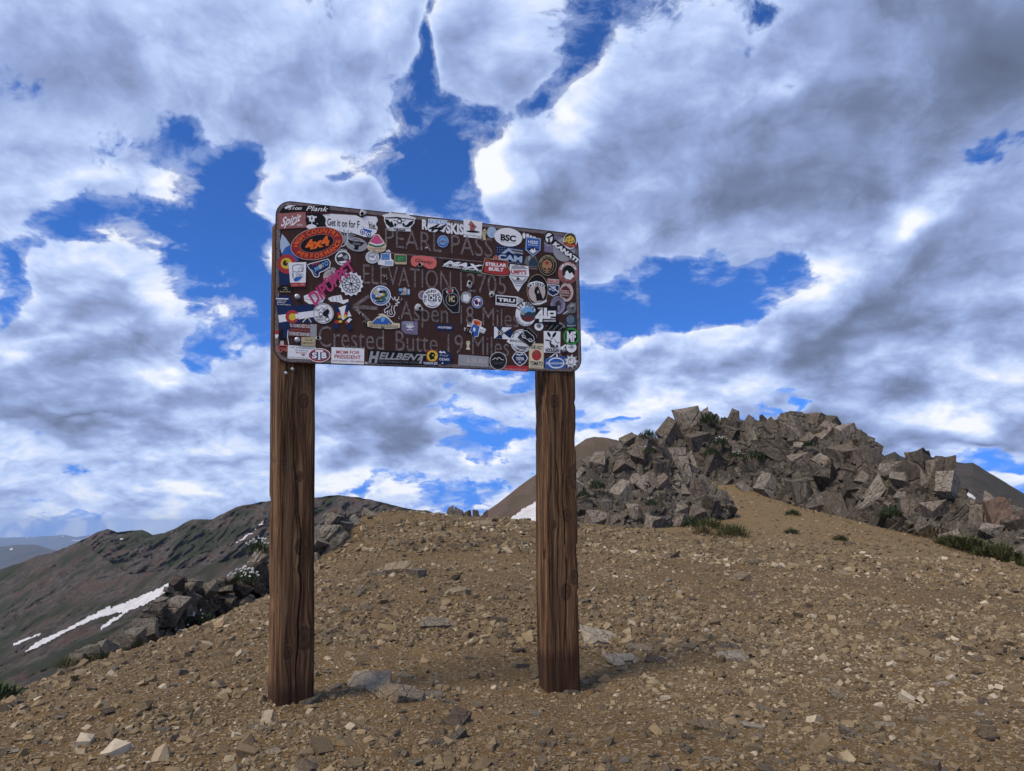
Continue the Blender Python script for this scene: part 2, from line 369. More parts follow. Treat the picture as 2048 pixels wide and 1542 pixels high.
def stone_material():
    m, g, b = material('loose_stone', 0.9, 0.2)
    a = g.n('ShaderNodeAttribute', attribute_name='tint'); p = g.coord('Object')
    n = g.noise(p, 22.0, 5.0, 0.65); n2 = g.noise(p, 140.0, 3.0, 0.6)
    col = g.ramp(a.outputs['Fac'], [(0.0, (0.042, 0.033, 0.024)), (0.22, (0.082, 0.057, 0.031)), (0.45, (0.135, 0.095, 0.050)), (0.68, (0.20, 0.147, 0.082)), (0.88, (0.285, 0.23, 0.155)), (1.0, (0.40, 0.345, 0.265))])
    col = g.mix(g.lin(n, 0.3, 0.7, 0.0, 0.45), col, (0.085, 0.058, 0.032)); col = g.mix(g.lin(n2, 0.35, 0.7, 0.0, 0.2), col, (0.34, 0.29, 0.22))
    g.put(b.inputs['Base Color'], col); bump(g, b, g.m('ADD', n, n2), 0.5, 0.006)
    return m
M_STONE = stone_material()
def rock_material(name, a, b_, c, dark, lichen=(0.26, 0.255, 0.185), scale=1.0):
    m, g, b = material(name, 0.92, 0.2)
    p = g.coord('Object'); info = g.n('ShaderNodeObjectInfo'); rnd = info.outputs['Random']
    p = g.v('ADD', p, g.v('SCALE', info.outputs['Location'], sc=1.0))
    n1 = g.noise(p, 1.3 * scale, 6.0, 0.65); n2 = g.noise(p, 9.0 * scale, 6.0, 0.7); n3 = g.noise(p, 45.0 * scale, 4.0, 0.7)
    base = g.ramp(g.m('ADD', g.m('MULTIPLY', rnd, 0.55), g.m('MULTIPLY', n1, 0.45)), [(0.15, a), (0.5, b_), (0.85, c)])
    base = g.mix(g.lin(n2, 0.42, 0.62, 0.0, 0.75), base, dark)
    base = g.mix(g.m('MULTIPLY', g.smooth(g.noise(p, 3.5 * scale, 5.0, 0.7), 0.55, 0.68), 0.5), base, lichen)
    base = g.mix(g.lin(n3, 0.3, 0.75, 0.0, 0.35), base, dark)
    g.put(b.inputs['Base Color'], base)
    cr = g.voro(g.v('ADD', p, g.v('SCALE', g.noise(p, 2.0 * scale, 3.0, 0.5, col=True), sc=0.5)), 1.6 * scale, 'DISTANCE_TO_EDGE')
    h = g.m('ADD', g.m('MULTIPLY', g.smooth(cr, 0.0, 0.07), 0.8), g.m('ADD', g.m('MULTIPLY', n2, 0.9), g.m('MULTIPLY', n3, 0.35)))
    bump(g, b, h, 0.85, 0.05 / scale)
    return m
M_ROCK = rock_material('outcrop_rock', (0.08, 0.069, 0.058), (0.175, 0.15, 0.125), (0.315, 0.275, 0.234), (0.036, 0.03, 0.025))
M_ROCK_PINK = rock_material('pinkish_rock', (0.105, 0.085, 0.070), (0.19, 0.153, 0.126), (0.30, 0.252, 0.212), (0.048, 0.039, 0.032))
M_ROCK_DARK = rock_material('dark_rock', (0.05, 0.041, 0.034), (0.088, 0.071, 0.058), (0.14, 0.115, 0.093), (0.03, 0.025, 0.02))
M_ROCK_RED = rock_material('rusty_rock', (0.10, 0.066, 0.05), (0.155, 0.104, 0.08), (0.22, 0.16, 0.125), (0.05, 0.036, 0.03))
M_ROCK_NEAR = rock_material('edge_rock', (0.13, 0.112, 0.09), (0.22, 0.19, 0.152), (0.32, 0.282, 0.232), (0.07, 0.06, 0.049), scale=1.6)
JAGGED = [hull_mesh('block_shape', 600 + k, (1, random.uniform(.6, .95), random.uniform(.7, 1.0)), k % 3, 1, 0.07) for k in range(16)]
BOULDERS = [hull_mesh('boulder_shape', 100 + k, (1, random.uniform(.6, 1), random.uniform(.55, 1.0)), 2 + k % 4, 1, 0.05) for k in range(14)]
SLABS = [hull_mesh('slab_shape', 200 + k, (1, random.uniform(.5, .8), random.uniform(.18, .36)), 2 + k % 3, 1, 0.03) for k in range(8)]
SHARDS = [hull_mesh('shard_shape', 300 + k, (1, random.uniform(.55, .95), random.uniform(.4, .8)), k % 4, 0) for k in range(22)]
BIGSTONES = [hull_mesh('stone_shape', 400 + k, (1, random.uniform(.55, .9), random.uniform(.28, .6)), 2 + k % 4, 1, 0.05) for k in range(10)]

# ---------------------------------------------------------------- far hills
HAZE = 6e-5
def slope_sheet(name, ridge, bottom, step, mat, dnoise=0.03, seed=0, nt=90, pxnoise=3.0, back=0.25):
    """a mountainside: ridge and bottom are lists of (px, py, depth); the sheet runs from the foot up to the ridge and down behind it"""
    rd = np.array(ridge, float); bt = np.array(bottom, float)
    xs = np.arange(rd[0, 0], rd[-1, 0] + 0.1, step)
    ry, rdp = np.interp(xs, rd[:, 0], rd[:, 1]), np.interp(xs, rd[:, 0], rd[:, 2])
    by, bdp = np.interp(xs, bt[:, 0], bt[:, 1]), np.interp(xs, bt[:, 0], bt[:, 2])
    ry = ry + fbm(np.stack([xs / 22, xs * 0, xs * 0 + seed], -1), 4, 0.55, seed) * pxnoise
    ts = np.linspace(0, 1, nt)
    V = np.empty((len(xs), nt + 12, 3))
    PY = by[:, None] + (ry - by)[:, None] * ts[None]; DP = bdp[:, None] + (rdp - bdp)[:, None] * ts[None] ** 1.15
    aa, bb = np.broadcast_to(((xs - CX) / FPX)[:, None], PY.shape), -(PY - CY) / FPX; cp, sp = math.cos(PITCH), math.sin(PITCH)
    dd = np.stack([aa, cp - bb * sp, sp + bb * cp], -1); V[:, :nt] = dd * (DP / dd[..., 1])[..., None]
    sc = rdp.mean()
    Q = V[:, :nt] / sc
    rel = fbm(Q * np.array([30, 14, 16]), 7, 0.66, seed + 5) * dnoise + (1 - np.abs(fbm(Q * np.array([60, 20, 26]), 4, 0.55, seed + 8)) * 2) * dnoise * 0.16
    fade = np.sin(np.clip(ts, 0, 1) * np.pi) ** 0.35
    V[:, :nt] *= (1 + rel * fade[None, :])[..., None]
    for j in range(12):
        V[:, nt + j] = V[:, nt - 1] + np.array([0, 1, -0.65]) * sc * back * ((j + 1) / 12)
    return link(name, mesh_np(name, V.reshape(-1, 3), grid_faces(len(xs), nt + 12), True), mat, kind='structure'), (xs, V[:, :nt])
def snow_patch(name, sheet, poly, mat, label, lift=0.004, seed=0):
    """snow lying on a slope: the part of the slope inside an outline, lifted a little and thick at its edge"""
    xs, V = sheet; pl = np.array(poly, float)
    P = V.reshape(-1, 3); c, s = math.cos(PITCH), math.sin(PITCH)
    yc = P[:, 1] * c + P[:, 2] * s; zc = -P[:, 1] * s + P[:, 2] * c
    px = CX + FPX * P[:, 0] / yc; py = CY - FPX * zc / yc
    jit = fbm(np.stack([px / 9, py / 9, px * 0 + seed], -1), 3, 0.6, seed) * 3.0
    x, y = px + jit, py + jit * 0.5; ins = np.zeros(len(P), bool); n = len(pl)
    for i in range(n):
        a, b = pl[i], pl[(i + 1) % n]
        cond = ((a[1] > y) != (b[1] > y)) & (x < (b[0] - a[0]) * (y - a[1]) / (b[1] - a[1] + 1e-9) + a[0]); ins ^= cond
    F = grid_faces(V.shape[0], V.shape[1]); F = F[ins[F].sum(1) >= 3]
    if not len(F): print('EMPTY SNOW', name); return
    used = np.unique(F); re = np.full(len(P), -1); re[used] = np.arange(len(used))
    o = link(name, mesh_np(name, P[used] * (1 - lift), re[F], True), mat, kind='structure'); o['label'] = label
    return o
def hill_material(name, rock, rock2, green, red, gfac=0.5, rfac=0.4, size=100.0):
    m, g, b = material(name, 0.95, 0.1)
    p = g.v('SCALE', g.coord('Object'), sc=1.0 / size)
    st = g.v('MULTIPLY', p, (1.0, 0.5, 1.0))
    n1 = g.noise(st, 3.0, 6.0, 0.62, 0.6); n2 = g.noise(st, 22.0, 8.0, 0.72, 0.5); n3 = g.noise(p, 130.0, 5.0, 0.75); n4 = g.noise(g.v('ADD', st, (7, 3, 1)), 4.5, 6.0, 0.65, 0.8)
    col = g.mix(g.lin(n2, 0.38, 0.62), rock, rock2)
    col = g.mix(g.m('MULTIPLY', g.smooth(n4, 0.5, 0.62), rfac), col, red)
    col = g.mix(g.m('MULTIPLY', g.smooth(g.m('ADD', n1, g.m('MULTIPLY', g.m('SUBTRACT', n2, 0.5), 0.35)), 0.48, 0.58), gfac), col, green)
    col = g.mix(g.lin(n3, 0.35, 0.7, 0.0, 0.55), col, tuple(c * 0.35 for c in rock))
    g.put(b.inputs['Base Color'], col)
    bump(g, b, g.m('ADD', n2, g.m('MULTIPLY', n3, 0.5)), 1.0, size * 0.03)
    return m
M_RIDGE = hill_material('ridge_scree', (0.040, 0.034, 0.029), (0.150, 0.128, 0.108), (0.036, 0.046, 0.018), (0.135, 0.070, 0.043), 0.85, 0.5, 100.0)
M_PEAK = hill_material('peak_scree', (0.13, 0.095, 0.07), (0.17, 0.125, 0.09), (0.085, 0.075, 0.04), (0.16, 0.085, 0.06), 0.5, 0.6, 60.0)
M_DARK_SCREE = hill_material('dark_scree', (0.075, 0.064, 0.058), (0.11, 0.092, 0.082), (0.045, 0.05, 0.03), (0.10, 0.07, 0.055), 0.6, 0.4, 80.0)  # darker scree tones, for the mountain at the far right
M_FAR = hill_material('far_hill', (0.10, 0.085, 0.065), (0.13, 0.11, 0.08), (0.05, 0.06, 0.035), (0.12, 0.085, 0.06), 0.8, 0.3, 1500.0)
M_GREEN = hill_material('green_shoulder', (0.12, 0.11, 0.06), (0.16, 0.14, 0.08), (0.10, 0.115, 0.04), (0.18, 0.10, 0.06), 0.8, 0.2, 90.0)
m_, g_, b_ = material('old_snow', 0.6, 0.3)
g_.put(b_.inputs['Base Color'], g_.ramp(g_.noise(g_.coord('Object'), 0.25, 6.0, 0.6), [(0.3, (0.30, 0.285, 0.285)), (0.5, (0.42, 0.41, 0.415)), (0.7, (0.50, 0.495, 0.505))])); M_SNOW = m_

# the long ridge on the left, its scree slope and snow
o_, sh = slope_sheet('mountain_ridge', [(150, 1088, 820), (170, 1078, 815), (195, 1064, 810), (215, 1059, 805), (235, 1064, 800), (255, 1061, 800), (285, 1059, 790), (305, 1069, 780), (330, 1066, 770), (352, 1054, 765), (385, 1038, 760), (425, 1037, 750), (470, 1015, 740), (520, 1004, 730), (560, 1000, 720), (620, 996, 700), (665, 991, 690), (715, 993, 680), (760, 1004, 670), (800, 1014, 650), (835, 1022, 640), (852, 1021, 630), (872, 1030, 620), (890, 1045, 610)],
                     [(150, 1460, 240), (500, 1400, 300), (890, 1260, 420)], 2.4, M_RIDGE, 0.085, 3, 170)
snow_patch('snow_patch', sh, [(462, 1092), (505, 1062), (530, 1038), (528, 1046), (490, 1078)], M_SNOW, 'thin streak of old snow high on the ridge beside the left post', seed=4)
snow_patch('snow_patch', sh, [(234, 1078), (244, 1075), (246, 1079), (236, 1081)], M_SNOW, 'tiny dot of snow below the left hilltop', seed=6)
o_, sl = slope_sheet('scree_slope', [(-1500, 1420, 900), (-700, 1330, 760), (-150, 1215, 700), (0, 1140, 690), (60, 1118, 680), (110, 1102, 670), (160, 1084, 660), (200, 1110, 600), (260, 1150, 520), (330, 1140, 470), (420, 1130, 430), (520, 1110, 400), (700, 1090, 380)],
                     [(-1500, 1900, 120), (-700, 1700, 100), (-150, 1600, 90), (0, 1560, 90), (300, 1480, 100), (700, 1300, 150)], 2.4, M_RIDGE, 0.04, 12, 190)
snow_patch('snow_patch', sl, [(47, 1306), (75, 1282), (130, 1258), (172, 1237), (205, 1218), (216, 1212), (224, 1211), (218, 1219), (262, 1199), (285, 1190), (305, 1182), (360, 1154), (364, 1164), (350, 1176), (318, 1195), (285, 1211), (256, 1223), (234, 1239), (210, 1255), (196, 1262), (205, 1250), (226, 1236), (250, 1224), (232, 1226), (205, 1233), (160, 1250), (120, 1272), (80, 1292), (60, 1303)], M_SNOW, 'long white snow strip running down the scree slope on the left', 0.006, 8)
snow_patch('snow_patch', sl, [(22, 1289), (45, 1277), (65, 1271), (86, 1264), (78, 1272), (50, 1283), (28, 1291)], M_SNOW, 'short narrow snow strip at the lower left', 0.006, 9)
# far blue ranges beyond the ridge
o_, fr = slope_sheet('far_mountain', [(-2600, 1078, 15000), (-1500, 1070, 14500), (-900, 1084, 15000), (-300, 1080, 15000), (0, 1076, 15000), (60, 1074, 15000), (100, 1072, 14500), (125, 1069, 14000), (150, 1074, 14000), (180, 1070, 14500), (260, 1078, 15000), (700, 1075, 15000)],
                     [(-2600, 1135, 10500), (700, 1135, 10500)], 4.0, M_FAR, 0.02, 21, 30, 2.0, 0.1)
for pl, lb in (([(121, 1069), (127, 1070), (133, 1076), (128, 1077)], 'bright snow gully on the far blue mountain'), ([(52, 1076), (58, 1073), (56, 1080)], 'small snow spot left on the far blue mountain'), ([(64, 1071), (73, 1071), (72, 1074), (65, 1074)], 'flat snow streak along the far skyline'), ([(138, 1078), (162, 1080), (160, 1083), (137, 1081)], 'thin snow line low on the far mountain')):
    snow_patch('snow_patch', fr, pl, M_SNOW, lb, 0.003)
o_, md = slope_sheet('blue_hill', [(-2600, 1110, 6000), (-1600, 1096, 6000), (-900, 1118, 6000), (-300, 1100, 6000), (0, 1094, 5600), (40, 1089, 5500), (75, 1090, 5400), (100, 1098, 5300), (125, 1104, 5200), (200, 1112, 5000)],
                     [(-2600, 1180, 4200), (200, 1180, 4200)], 3.0, M_FAR, 0.02, 31, 40, 1.0, 0.1)
for pl, lb in (([(18, 1101), (22, 1095), (28, 1094), (27, 1098), (20, 1102)], 'curved snow patch at the left picture edge'), ([(40, 1094), (46, 1091), (46, 1094), (41, 1096)], 'small snow patch on the near blue hill'), ([(89, 1093), (103, 1097), (102, 1100), (92, 1096)], 'slanting snow patch on the right of the blue hill')):
    snow_patch('snow_patch', md, pl, M_SNOW, lb, 0.004)
# brown peak behind the right post
o_, pk = slope_sheet('brown_peak', [(890, 1062, 330), (930, 1048, 330), (962, 1030, 330), (1000, 1004, 330), (1040, 972, 335), (1072, 948, 335), (1110, 922, 340), (1150, 892, 345), (1172, 877, 350), (1190, 873, 350), (1215, 876, 350), (1240, 881, 350), (1290, 905, 345), (1350, 960, 340), (1420, 1020, 335)],
                     [(890, 1120, 200), (1420, 1120, 200)], 2.0, M_PEAK, 0.02, 41, 90, 1.6)
snow_patch('snow_patch', pk, [(1010, 1044), (1030, 1030), (1052, 1014), (1070, 1003), (1090, 994), (1092, 1050), (1010, 1050)], M_SNOW, 'white snowfield on the brown slope beside the right post', 0.006, 2)
snow_patch('snow_patch', pk, [(942, 1033), (962, 1023), (976, 1018), (968, 1028), (950, 1036)], M_SNOW, 'small snow strip at the foot of the brown slope', 0.006, 3)
# dark mountain at the far right
o_, dk = slope_sheet('dark_mountain', [(1700, 960, 420), (1760, 915, 420), (1790, 903, 420), (1800, 912, 420), (1850, 930, 415), (1872, 911, 410), (1885, 912, 408), (1905, 921, 405), (1930, 927, 402), (1945, 926, 400), (1960, 934, 400), (2000, 958, 395), (2048, 988, 390), (2150, 1040, 380), (2300, 1090, 370), (2800, 1150, 360), (3600, 1230, 350)],
                     [(1700, 1150, 200), (2300, 1180, 200), (3600, 1330, 180)], 2.2, M_DARK_SCREE, 0.025, 51, 90, 2.0)
snow_patch('snow_patch', dk, [(1924, 976), (1932, 981), (1946, 990), (1953, 998), (1944, 998), (1930, 990)], M_SNOW, 'snow patch on the dark mountain behind the rusty rocks', 0.006, 2)
# valley floor that runs on to the horizon
vv = []; rings = [60, 200, 600, 1500, 4000, 9000, 14000, 22000]
for r_ in rings:
    for k in range(96):
        a = k / 96 * 2 * math.pi; vv.append((r_ * math.cos(a), r_ * math.sin(a), -60 - min(r_, 2500) * 0.25 - max(0, r_ - 15000) * 0.03))
vv = np.array(vv); ff = []
for i in range(len(rings) - 1):
    for k in range(96): ff.append((i * 96 + k, (i + 1) * 96 + k, (i + 1) * 96 + (k + 1) % 96, i * 96 + (k + 1) % 96))
link('valley_floor', mesh_np('valley_floor', vv, np.array(ff)), M_FAR, kind='structure')

# thin mountain air: one closed box round the camera and all the land
m_ = bpy.data.materials.new('mountain_air'); m_.use_nodes = True; t_ = m_.node_tree; t_.nodes.clear()
pv = t_.nodes.new('ShaderNodeVolumePrincipled'); om = t_.nodes.new('ShaderNodeOutputMaterial'); t_.links.new(pv.outputs[0], om.inputs['Volume'])
pv.inputs['Color'].default_value = (0.50, 0.69, 1.0, 1); pv.inputs['Density'].default_value = HAZE; pv.inputs['Anisotropy'].default_value = 0.2
bm = bmesh.new(); bmesh.ops.create_cube(bm, size=1.0)
for v in bm.verts: v.co = Vector((v.co.x * 46000, v.co.y * 46000, -1100 if v.co.z < 0 else 75))
me = bpy.data.meshes.new('haze'); bm.to_mesh(me); bm.free(); link('haze', me, m_, kind='stuff', label='thin blue air between the pass and the far mountains')

# ---------------------------------------------------------------- rock outcrops
M_RUBBLE = rock_material('outcrop_rubble', (0.07, 0.059, 0.049), (0.135, 0.114, 0.094), (0.22, 0.19, 0.16), (0.034, 0.029, 0.024), scale=2.5)
def place(name, me, mat, pos, size, parent, rng, tilt=None, rot=None, stretch=(1, 1, 1)):
    o = bpy.data.objects.new(name, me); COL.objects.link(o)
    if not me.materials: me.materials.append(mat)
    o.material_slots[0].link = 'OBJECT'; o.material_slots[0].material = mat
    if parent is not None:
        o.parent = parent; o.location = Vector(pos) - parent.location
    else: o.location = pos
    if rot is None:
        rot = (rng.uniform(0, 6.28), rng.uniform(0, 6.28), rng.uniform(0, 6.28)) if tilt is None else (rng.gauss(0, tilt), rng.gauss(0, tilt), rng.uniform(0, 6.28))
    o.rotation_euler = rot; o.scale = tuple(size * s for s in stretch)
    return o
def inside(x, y, pl):
    r = False; n = len(pl)
    for i in range(n):
        a, b = pl[i], pl[(i + 1) % n]
        if (a[1] > y) != (b[1] > y) and x < (b[0] - a[0]) * (y - a[1]) / (b[1] - a[1]) + a[0]: r = not r
    return r
def outcrop(label, top, base, depths, cot, radii, limit, mats, seed, protos, rubble=0, core_mat=None, push=0.09, piece='boulder', back=2.5, tilt=None, rubble_size=(0.14, 0.52)):
    """top and base: (px, py) lines of the outcrop in view; depths: (px, metres) along its foot; it leans back by cot metres per metre of height"""
    rr = random.Random(seed); T = np.array(top, float); B = np.array(base, float); Dp = np.array(depths, float)
    def surf(x, y, extra=0.0):
        yb = np.interp(x, B[:, 0], B[:, 1]); d = np.interp(x, Dp[:, 0], Dp[:, 1])
        return at(x, y, d + cot * max(0, yb - y) * d / FPX + extra)
    x0, x1 = T[0, 0], T[-1, 0]
    root = empty('rock_outcrop', tuple(surf((x0 + x1) / 2, np.interp((x0 + x1) / 2, B[:, 0], B[:, 1]))))
    tag(root, label, 'rock outcrop')
    # the solid mass under the blocks
    xs = np.arange(x0, x1 + 1, 5.0); nt = 26; V = np.empty((len(xs), nt + 8, 3))
    for i, x in enumerate(xs):
        yt, yb = np.interp(x, T[:, 0], T[:, 1]), np.interp(x, B[:, 0], B[:, 1]); yt = min(yt + 9, yb - 1)
        for j in range(nt): V[i, j] = surf(x, yb + 12 + (yt - yb - 12) * j / (nt - 1), 0.22 * np.interp(x, Dp[:, 0], Dp[:, 1]) / 20)
        for j in range(8): V[i, nt + j] = V[i, nt - 1] + np.array([0, back * (j + 1) / 8, -back * 0.9 * ((j + 1) / 8) ** 1.4])
    V += (fbm(V * 1.7, 4, 0.6, seed)[..., None]) * np.array([0.05, 0.22, 0.12]) * np.mean(Dp[:, 1]) / 20
    core = link('core', mesh_np('core', V.reshape(-1, 3) - np.array(root.location), grid_faces(len(xs), nt + 8)), core_mat or mats[0], root)
    # blocks, large ones first
    got = []
    for r in radii:
        for _ in range(330):
            if len(got) >= limit: break
            x = rr.uniform(x0, x1); yt, yb = np.interp(x, T[:, 0], T[:, 1]), np.interp(x, B[:, 0], B[:, 1])
            if yb - yt < 4: continue
            lo = yt + r * 0.55
            if lo > yb + 4: continue
            y = rr.uniform(lo, yb + 4)
            if all((x - a) ** 2 + (y - b) ** 2 > (0.70 * (r + c)) ** 2 for a, b, c in got):
                got.append((x, y, r))
    for (x, y, r) in got:
        P = surf(x, y); size = 1.78 * r * P[1] / FPX
        rot = None if tilt is not None else (rr.gauss(.1, .35), rr.gauss(-.5, .35), rr.gauss(.3, .9))
        q = rr.uniform(.7, 1.05)
        place(piece, rr.choice(protos), rr.choice(mats), P + np.array([0, size * push, -size * 0.05]), size, root, rr, tilt, rot, (q * rr.uniform(.7, 1), rr.uniform(.65, .95), rr.uniform(1.1, 1.75)) if tilt is None else (1, 1, 1))
    if rubble:
        pos = np.empty((rubble, 3)); k = 0
        while k < rubble:
            x = rr.uniform(x0, x1); yt, yb = np.interp(x, T[:, 0], T[:, 1]), np.interp(x, B[:, 0], B[:, 1])
            y = yb + 10 - (yb + 10 - yt - 6) * rr.random() ** 1.3; pos[k] = surf(x, y, 0.13); k += 1
        sz = np.exp(RNG.uniform(np.log(rubble_size[0]), np.log(rubble_size[1]), rubble))
        me = scatter_mesh('rubble', SHARDS, pos - np.array(root.location), sz, rot_matrices(rubble, 1.2, RNG), np.clip(RNG.normal(0.42, 0.2, rubble), 0, 0.8))
        link('rubble', me, M_RUBBLE, root, kind='stuff')
    return root, surf
SPIRES = [hull_mesh('spire_shape', 500 + k, (0.55, 0.5, 1.0), 0, 1, 0.05) for k in range(4)]
for me in SPIRES:                                        # drawn to a point
    for v in me.vertices:
        t = min(max((v.co.z + 0.5), 0), 1.1); v.co.x *= 1.25 - 0.75 * t; v.co.y *= 1.2 - 0.55 * t; v.co.x += 0.18 * t
rootB, surfB = outcrop('large outcrop of jumbled angular grey boulders on the right skyline',
    [(1322, 888), (1335, 868), (1345, 852), (1365, 838), (1380, 826), (1410, 822), (1440, 831), (1460, 832), (1500, 846), (1530, 842), (1560, 835), (1600, 830), (1640, 828), (1660, 845), (1700, 858), (1730, 876), (1760, 905), (1800, 928), (1822, 936), (1832, 912), (1850, 908), (1880, 922), (1905, 950), (1920, 992), (1940, 1006), (1955, 1014), (1985, 1012), (2008, 1000), (2030, 1015), (2060, 1060), (2120, 1110)],
    [(1322, 892), (1350, 905), (1400, 935), (1440, 968), (1470, 988), (1530, 988), (1590, 1003), (1640, 1020), (1700, 1036), (1770, 1046), (1840, 1058), (1890, 1082), (1960, 1107), (2048, 1132), (2120, 1160)],
    [(1322, 28), (1470, 26), (1700, 23), (1850, 20), (2050, 17.3), (2120, 16.5)], 0.85,
    [31, 28, 26, 24, 22, 20, 18, 17, 16, 15, 14, 13, 12, 11, 10, 9, 9, 8], 282, [M_ROCK, M_ROCK, M_ROCK, M_ROCK_PINK, M_ROCK_DARK], 5, JAGGED + BOULDERS[:5], 4600, M_ROCK_DARK)
rr = random.Random(3)
for (x, y, h, mt) in [(1408, 832, 24, M_ROCK), (1463, 838, 32, M_ROCK), (1491, 848, 30, M_ROCK), (1533, 845, 24, M_ROCK_DARK), (1380, 838, 26, M_ROCK), (1353, 860, 26, M_ROCK_DARK), (1600, 842, 22, M_ROCK), (1652, 850, 28, M_ROCK_DARK), (1683, 868, 28, M_ROCK_DARK), (1716, 880, 30, M_ROCK_DARK),
                      (1828, 945, 78, M_ROCK_DARK), (1856, 945, 84, M_ROCK_DARK), (1890, 960, 70, M_ROCK_DARK), (2008, 1045, 78, M_ROCK_RED), (1975, 1045, 60, M_ROCK_PINK), (2036, 1062, 58, M_ROCK_RED), (1945, 1050, 50, M_ROCK_DARK)]:
    P = surfB(x, y); s = h * P[1] / FPX
    place('boulder', rr.choice(SPIRES), mt, P + np.array([0, s * 0.1, 0]), s * 1.25, rootB, rr, rot=(rr.gauss(0, .15), rr.gauss(0.1, .2), rr.uniform(0, 6.28)))
rootA, surfA = outcrop('low outcrop of cracked pinkish boulders left of the trail, beside the right post',
    [(1120, 1000), (1150, 958), (1170, 934), (1200, 920), (1240, 888), (1262, 874), (1290, 870), (1325, 887), (1350, 907), (1385, 947), (1430, 987), (1456, 1004)],
    [(1120, 1044), (1220, 1051), (1300, 1058), (1380, 1066), (1400, 1040), (1440, 1012), (1456, 1006)],
    [(1120, 20.2), (1300, 19.5), (1456, 20.5)], 0.75,
    [29, 26, 24, 22, 20, 18, 17, 16, 15, 14, 13, 12, 11, 10, 9, 8], 185, [M_ROCK_PINK, M_ROCK_PINK, M_ROCK, M_ROCK, M_ROCK_DARK], 8, JAGGED + BOULDERS[:4], 1900, M_ROCK_DARK)
rootC, surfC = outcrop('line of dark broken rocks along the left edge of the ground',
    [(128, 1330), (170, 1305), (200, 1292), (250, 1265), (280, 1235), (300, 1205), (330, 1178), (362, 1150), (382, 1142), (400, 1165), (440, 1152), (480, 1140), (510, 1112), (540, 1085), (565, 1070)],
    [(128, 1338), (200, 1328), (260, 1303), (330, 1292), (380, 1276), (430, 1240), (480, 1215), (540, 1190), (565, 1178)],
    [(128, 6.3), (200, 6.5), (340, 7.9), (460, 9.6), (565, 11.2)], 0.5,
    [20, 18, 17, 16, 15, 14, 13, 12, 11, 10, 9, 8, 8, 7, 7], 170, [M_ROCK_NEAR, M_ROCK_NEAR, M_ROCK_NEAR, M_ROCK_DARK], 21, BOULDERS + SLABS, 900, M_ROCK_NEAR, piece='rock', back=0.9, tilt=0.5, rubble_size=(0.025, 0.08))
rr = random.Random(17)
for (x, y, l, tlt, mt) in [(345, 1228, 120, -1.15, M_ROCK_NEAR), (372, 1185, 60, -1.35, M_ROCK_NEAR), (516, 1118, 95, -0.95, M_ROCK_PINK), (300, 1235, 40, 0.1, M_ROCK_DARK), (320, 1210, 44, 0.05, M_ROCK_DARK), (165, 1312, 46, 0.3, M_ROCK_NEAR), (455, 1195, 50, 0.1, M_ROCK_NEAR), (496, 1194, 40, 0.2, M_ROCK_NEAR)]:
    P = surfC(x, y); s = l * P[1] / FPX
    place('rock', rr.choice(SLABS), mt, P, s * 0.62, rootC, rr, rot=(rr.gauss(0.3, .15), tlt, rr.gauss(0.2, .2)))
for (x, y, l) in [(150, 1324, 32), (178, 1313, 40), (208, 1306, 42), (236, 1290, 44), (264, 1276, 42), (290, 1262, 38), (224, 1312, 30), (190, 1322, 28), (250, 1300, 30)]:
    P = surfC(x, y, -0.1); s = l * P[1] / FPX
    place('rock', rr.choice(BOULDERS), M_ROCK_NEAR, P, s, rootC, rr, tilt=0.5)
rootD, surfD = outcrop('upright grey rock slabs behind the left post, at the left end of the crest',
    [(612, 1090), (632, 1062), (648, 1030), (664, 1022), (690, 1022), (730, 1024), (775, 1026)],
    [(612, 1150), (650, 1138), (672, 1100), (692, 1055), (730, 1034), (775, 1030)],
    [(612, 12.2), (650, 13), (700, 15.5), (775, 17.8)], 0.4,
    [22, 20, 18, 16, 14, 12, 10, 9, 8, 7], 46, [M_ROCK_NEAR, M_ROCK, M_ROCK_NEAR], 33, SLABS + BOULDERS[:4], 300, M_ROCK_NEAR, piece='rock', back=0.8, tilt=0.6, rubble_size=(0.03, 0.10))
for (x, y, l, tlt) in [(648, 1105, 80, -1.1), (662, 1080, 75, -1.05), (640, 1085, 60, -1.1), (655, 1050, 50, -0.9)]:
    P = surfD(x, y); s = l * P[1] / FPX
    place('rock', rr.choice(SLABS), M_ROCK, P, s * 1.2, rootD, rr, rot=(rr.gauss(0.2, .1), tlt, rr.gauss(0.3, .15)))
# pinnacles far behind the crest
for i, (x, y, h, w) in enumerate([(884, 1037, 26, 18), (900, 1034, 34, 34), (922, 1034, 36, 36), (938, 1037, 26, 22), (955, 1035, 34, 26), (968, 1037, 26, 20)]):
    P = at(x, y + 4, 150); s = h * 150 / FPX
    if i == 0: pin = empty('rock_pinnacles', tuple(P)); tag(pin, 'row of small dark jagged rock pinnacles behind the crest between the posts', 'rock pinnacles')
    place('pinnacle', SPIRES[i % 4], M_ROCK_DARK, P, s * 1.3, pin, rr, rot=(0, rr.gauss(0, .12), rr.uniform(0, 6.28)), stretch=(w / h, w / h, 1))

